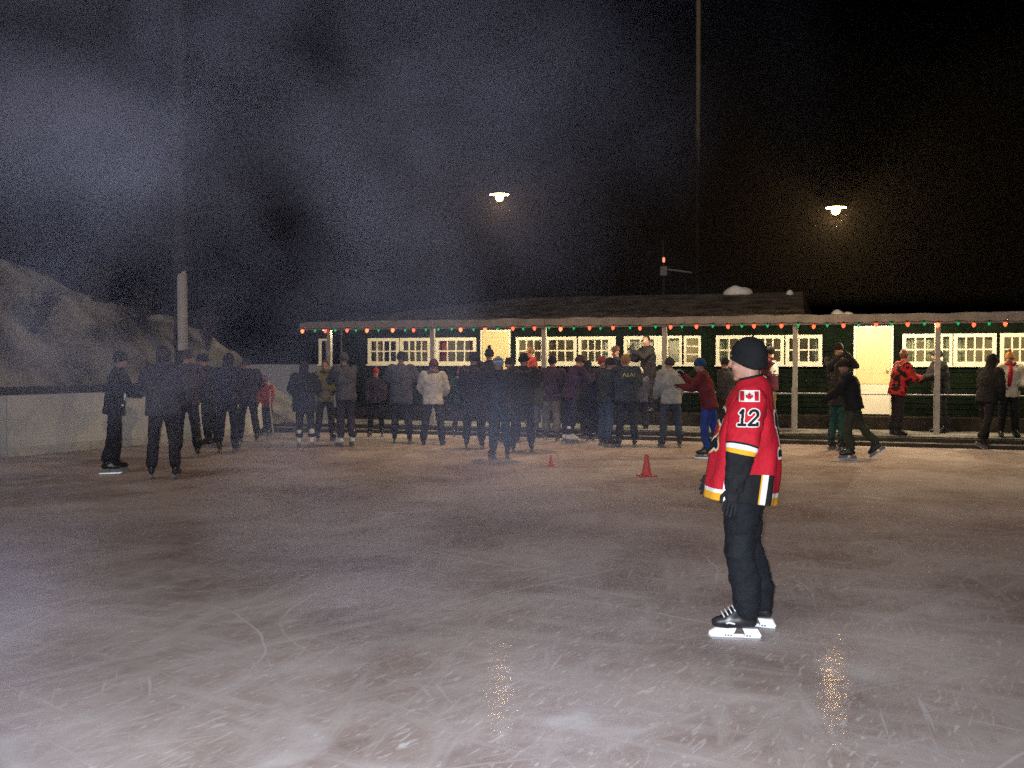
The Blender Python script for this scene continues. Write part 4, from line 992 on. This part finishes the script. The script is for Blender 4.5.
def sleeve(S_, E_, W_, sgn):
    path = [S_ + Vector((-sgn * .03, 0, .035)), S_ + Vector((sgn * .01, 0, -.03)), S_.lerp(E_, .35), S_.lerp(E_, .7), E_, E_.lerp(W_, .35), E_.lerp(W_, .75), W_]
    rads = [.085, .102, .104, .100, .092, .074, .060, .050]
    # resample
    P, Q = [], []
    for a in range(len(path) - 1):
        for i in range(9):
            f = i / 9; f2 = f; P.append(path[a].lerp(path[a + 1], f2)); Q.append(rads[a] + (rads[a + 1] - rads[a]) * f)
    P.append(path[-1]); Q.append(rads[-1])
    for _ in range(6): P = [P[0]] + [(P[i - 1] + P[i] * 2 + P[i + 1]) / 4 for i in range(1, len(P) - 1)] + [P[-1]]
    seg = 48; rings = []; L = 0; arc = []; ref = Vector((0, 1, 0))
    for i, p_ in enumerate(P):
        if i: L += (P[i] - P[i - 1]).length
        arc.append(L); t = (P[min(i + 1, len(P) - 1)] - P[max(0, i - 1)]).normalized()
        a = (ref - t * ref.dot(t)).normalized(); b = t.cross(a); ring = []
        for k_ in range(seg):
            an = 2 * math.pi * k_ / seg; rr = Q[i] * (1 + .05 * math.sin(an * 3 + L * 9)) + .010 * noise.noise((math.cos(an) * 1.5, math.sin(an) * 1.5 + L * 6, L * 14)) + .006 * noise.noise((an * 2.6, L * 30, 5))
            ring.append(p_ + a * rr * math.cos(an) + b * rr * .92 * math.sin(an))
        rings.append(ring)
    q = MB(); q.loft(rings, cap=False); n = seg; mi = []
    for i in range(len(rings) - 1):
        s_ = (arc[i] + arc[i + 1]) / 2; B0 = .345
        m_ = 0 if s_ < B0 - .012 else (3 if s_ < B0 else (2 if s_ < B0 + .017 else (1 if s_ < B0 + .035 else 3)))
        mi += [m_] * n
    q.mi = mi
    o = q.build('sleeve', [M_RED, M_YEL, M_WHT, M_BLK], hero, smooth=True); o['label'] = 'red sleeve with gold and white band and black lower arm'
    return o
slL = sleeve(LS, LE, LW, -1); slR = sleeve(RS, RE, RW, 1)
bvS = BVHTree.FromPolygons([v.co.copy() for v in slL.data.vertices], [tuple(p_.vertices) for p_ in slL.data.polygons])
bvJ = BVHTree.FromPolygons([Vector(v) for v in vs], fs)
def twelve(h, st, wo):
    # block digits, slightly slanted, height h
    one = [[(-.52 * h, .28 * h), (-.38 * h, .45 * h), (-.38 * h, -.45 * h)], [(-.58 * h, -.45 * h), (-.18 * h, -.45 * h)]]
    two = [arcp(.30 * h, .20 * h, .25 * h, 165, -30, 12) + [(.06 * h, -.42 * h)], [(.06 * h, -.45 * h), (.56 * h, -.45 * h), (.56 * h, -.34 * h)]]
    def f(x, y):
        d = strokes_d(x - y * .08, y, one + two)
        return 0 if d < st else (1 if d < wo else None)
    return f
dl = Vector((1, 0, 0))
# camera side is his left: x grows to the right of the picture = towards his back (-y)
decal(bvS, twelve(.094, .0085, .0145), .17, .14, .0028, Vector((-.24, -.012, 1.362)), -Y_, Z_, dl, [M_BLK, M_WHT], 'sleeve_number', slL)
LEAF = [(0, .5), (.10, .30), (.22, .36), (.17, .06), (.33, .22), (.38, .12), (.52, .14), (.44, -.06), (.5, -.12), (.22, -.33), (.25, -.42), (.04, -.38), (.04, -.6)]
LEAF = LEAF + [(-x, y) for x, y in LEAF[::-1]]
def inpoly(x, y, pl):
    c_ = False; j = len(pl) - 1
    for i in range(len(pl)):
        if (pl[i][1] > y) != (pl[j][1] > y) and x < (pl[j][0] - pl[i][0]) * (y - pl[i][1]) / (pl[j][1] - pl[i][1]) + pl[i][0]: c_ = not c_
        j = i
    return c_
def flag(x, y):
    if abs(x) > .060 or abs(y) > .033: return None
    if abs(x) > .0545 or abs(y) > .028: return 0
    if abs(x) > .030: return 1
    return 1 if inpoly(x / .045, y / .045, LEAF) else 0
decal(bvS, flag, .126, .072, .0028, Vector((-.2, -.016, 1.487)), -Y_, Z_, dl, [M_WHT, M_RED], 'flag_patch', slL)
def crest(x, y):
    c1 = arcp(0, 0, .105, 48, 318, 26)
    tails = [[(-.09, .05), (-.20, .085)], [(-.105, .0), (-.23, .01)], [(-.09, -.06), (-.20, -.075)], [(.07, .078), (.115, .06), (.10, .03)], [(.078, -.07), (.125, -.085), (.10, -.035)]]
    d = min(strokes_d(x, y, [c1]) - .016, strokes_d(x, y, tails) - .004)
    return 0 if d < .017 else (1 if d < .026 else (2 if d < .033 else None))
decal(bvJ, crest, .50, .34, .005, Vector((-.015, .0, 1.265)), -X_, Z_, -Y_, [M_BLK, M_WHT, M_YEL], 'chest_crest', jersey)
tw = twelve(.25, .024, .038)
decal(bvJ, lambda x, y: tw(x / .72, y), .40, .36, .005, Vector((0, .0, 1.25)), X_, Z_, Y_, [M_BLK, M_WHT], 'back_number', jersey)
# gloves
for W_, E_, s_ in ((LW, LE, 1), (RW, RE, -1)):
    d = -(W_ - E_).normalized(); xa = (Y_ - d * Y_.dot(d)).normalized(); ya = d.cross(xa)
    gl = link('glove', glove_mesh((.012, .012, .014)), hero); gl.matrix_local = Matrix.Translation(W_ + d * .02) @ Matrix((xa, ya, d)).transposed().to_4x4() @ Matrix.Diagonal((1.12, 1.12 * s_, 1.08, 1))
# skates
for (a, b, c_), rz in zip(legs, (4, -9)):
    bt = link('skate', ME_BOOT, hero); bt.location = c_; bt.rotation_euler = (0, 0, R(rz))
    link('blade_holder', ME_HOLD, bt); link('runner', ME_RUN, bt); link('laces', ME_LACE, bt)
    for s_ in (-1, 1):
        for yy in (-.045, -.028, .066, .083, .10): MB().box(min(s_ * .0155, s_ * .017), max(s_ * .0155, s_ * .017), yy, yy + .011, -.134, -.127).build('holder_slot', M_BOOT, bt)
    MB().tube([(-.047, .055, -.052), (-.050, .085, -.045), (-.048, .10, -.050)], .006, 6).build('side_stripe', M_LACE, bt, smooth=True)

# ================================================================== SMOKE drifting over the left of the rink
def smoke_mat():
    m = bpy.data.materials.new('drifting_smoke'); m.use_nodes = True; nt = m.node_tree; nt.nodes.clear(); N = nt.nodes.new; L = nt.links.new
    geo = N('ShaderNodeNewGeometry')
    def noise_(scale, detail, off=(0, 0, 0)):
        mp = N('ShaderNodeMapping'); mp.inputs['Location'].default_value = off; L(geo.outputs['Position'], mp.inputs['Vector'])
        n = N('ShaderNodeTexNoise'); n.inputs['Scale'].default_value = scale; n.inputs['Detail'].default_value = detail; n.inputs['Distortion'].default_value = .3; L(mp.outputs[0], n.inputs['Vector']); return n.outputs['Fac']
    def mr(v, a, b, c=0.0, d=1.0):
        n = N('ShaderNodeMapRange'); n.inputs[1].default_value = a; n.inputs[2].default_value = b; n.inputs[3].default_value = c; n.inputs[4].default_value = d; L(v, n.inputs[0]); return n.outputs[0]
    def mul(a, b):
        n = N('ShaderNodeMath'); n.operation = 'MULTIPLY'
        for i, v in enumerate((a, b)):
            if isinstance(v, (int, float)): n.inputs[i].default_value = v
            else: L(v, n.inputs[i])
        return n.outputs[0]
    sep = N('ShaderNodeSeparateXYZ'); L(geo.outputs['Position'], sep.inputs[0])
    d = mr(noise_(.85, 2.0, (3.1, .7, 5.2)), .52, .69)
    side = mr(sep.outputs[0], 1.2, -2.4, .0, 1.0)
    d = mul(mul(d, side), SMOKE_D)
    v = N('ShaderNodeVolumePrincipled'); v.inputs['Color'].default_value = (.74, .73, 1.0, 1); v.inputs['Anisotropy'].default_value = -.1
    L(d, v.inputs['Density']); o = N('ShaderNodeOutputMaterial'); L(v.outputs[0], o.inputs['Volume'])
    m.cycles.volume_step_rate = 1.0
    return m
SMOKE_D = .115
sk = MB().box(-6.5, 1.6, 2.6, 9.5, .25, 5.6).build('smoke', smoke_mat()); tag(sk, 'thin blue grey smoke drifting in front of the crowd', 'smoke', kind='stuff')

# thin volume added around the lamps to give them a halo
def halo_mist_mat():
    m = bpy.data.materials.new('lamp_halo_mist'); m.use_nodes = True; nt = m.node_tree; nt.nodes.clear()
    v = nt.nodes.new('ShaderNodeVolumePrincipled'); v.inputs['Color'].default_value = (.92, .92, .95, 1); v.inputs['Density'].default_value = .0026
    o = nt.nodes.new('ShaderNodeOutputMaterial'); nt.links.new(v.outputs[0], o.inputs['Volume']); return m
mi_ = MB().box(-6.0, 13.5, 15.2, 20.2, 2.75, 7.5).build('halo_mist', halo_mist_mat()); tag(mi_, 'faint haze added to give the hanging lamps a halo', 'halo_mist', kind='stuff')
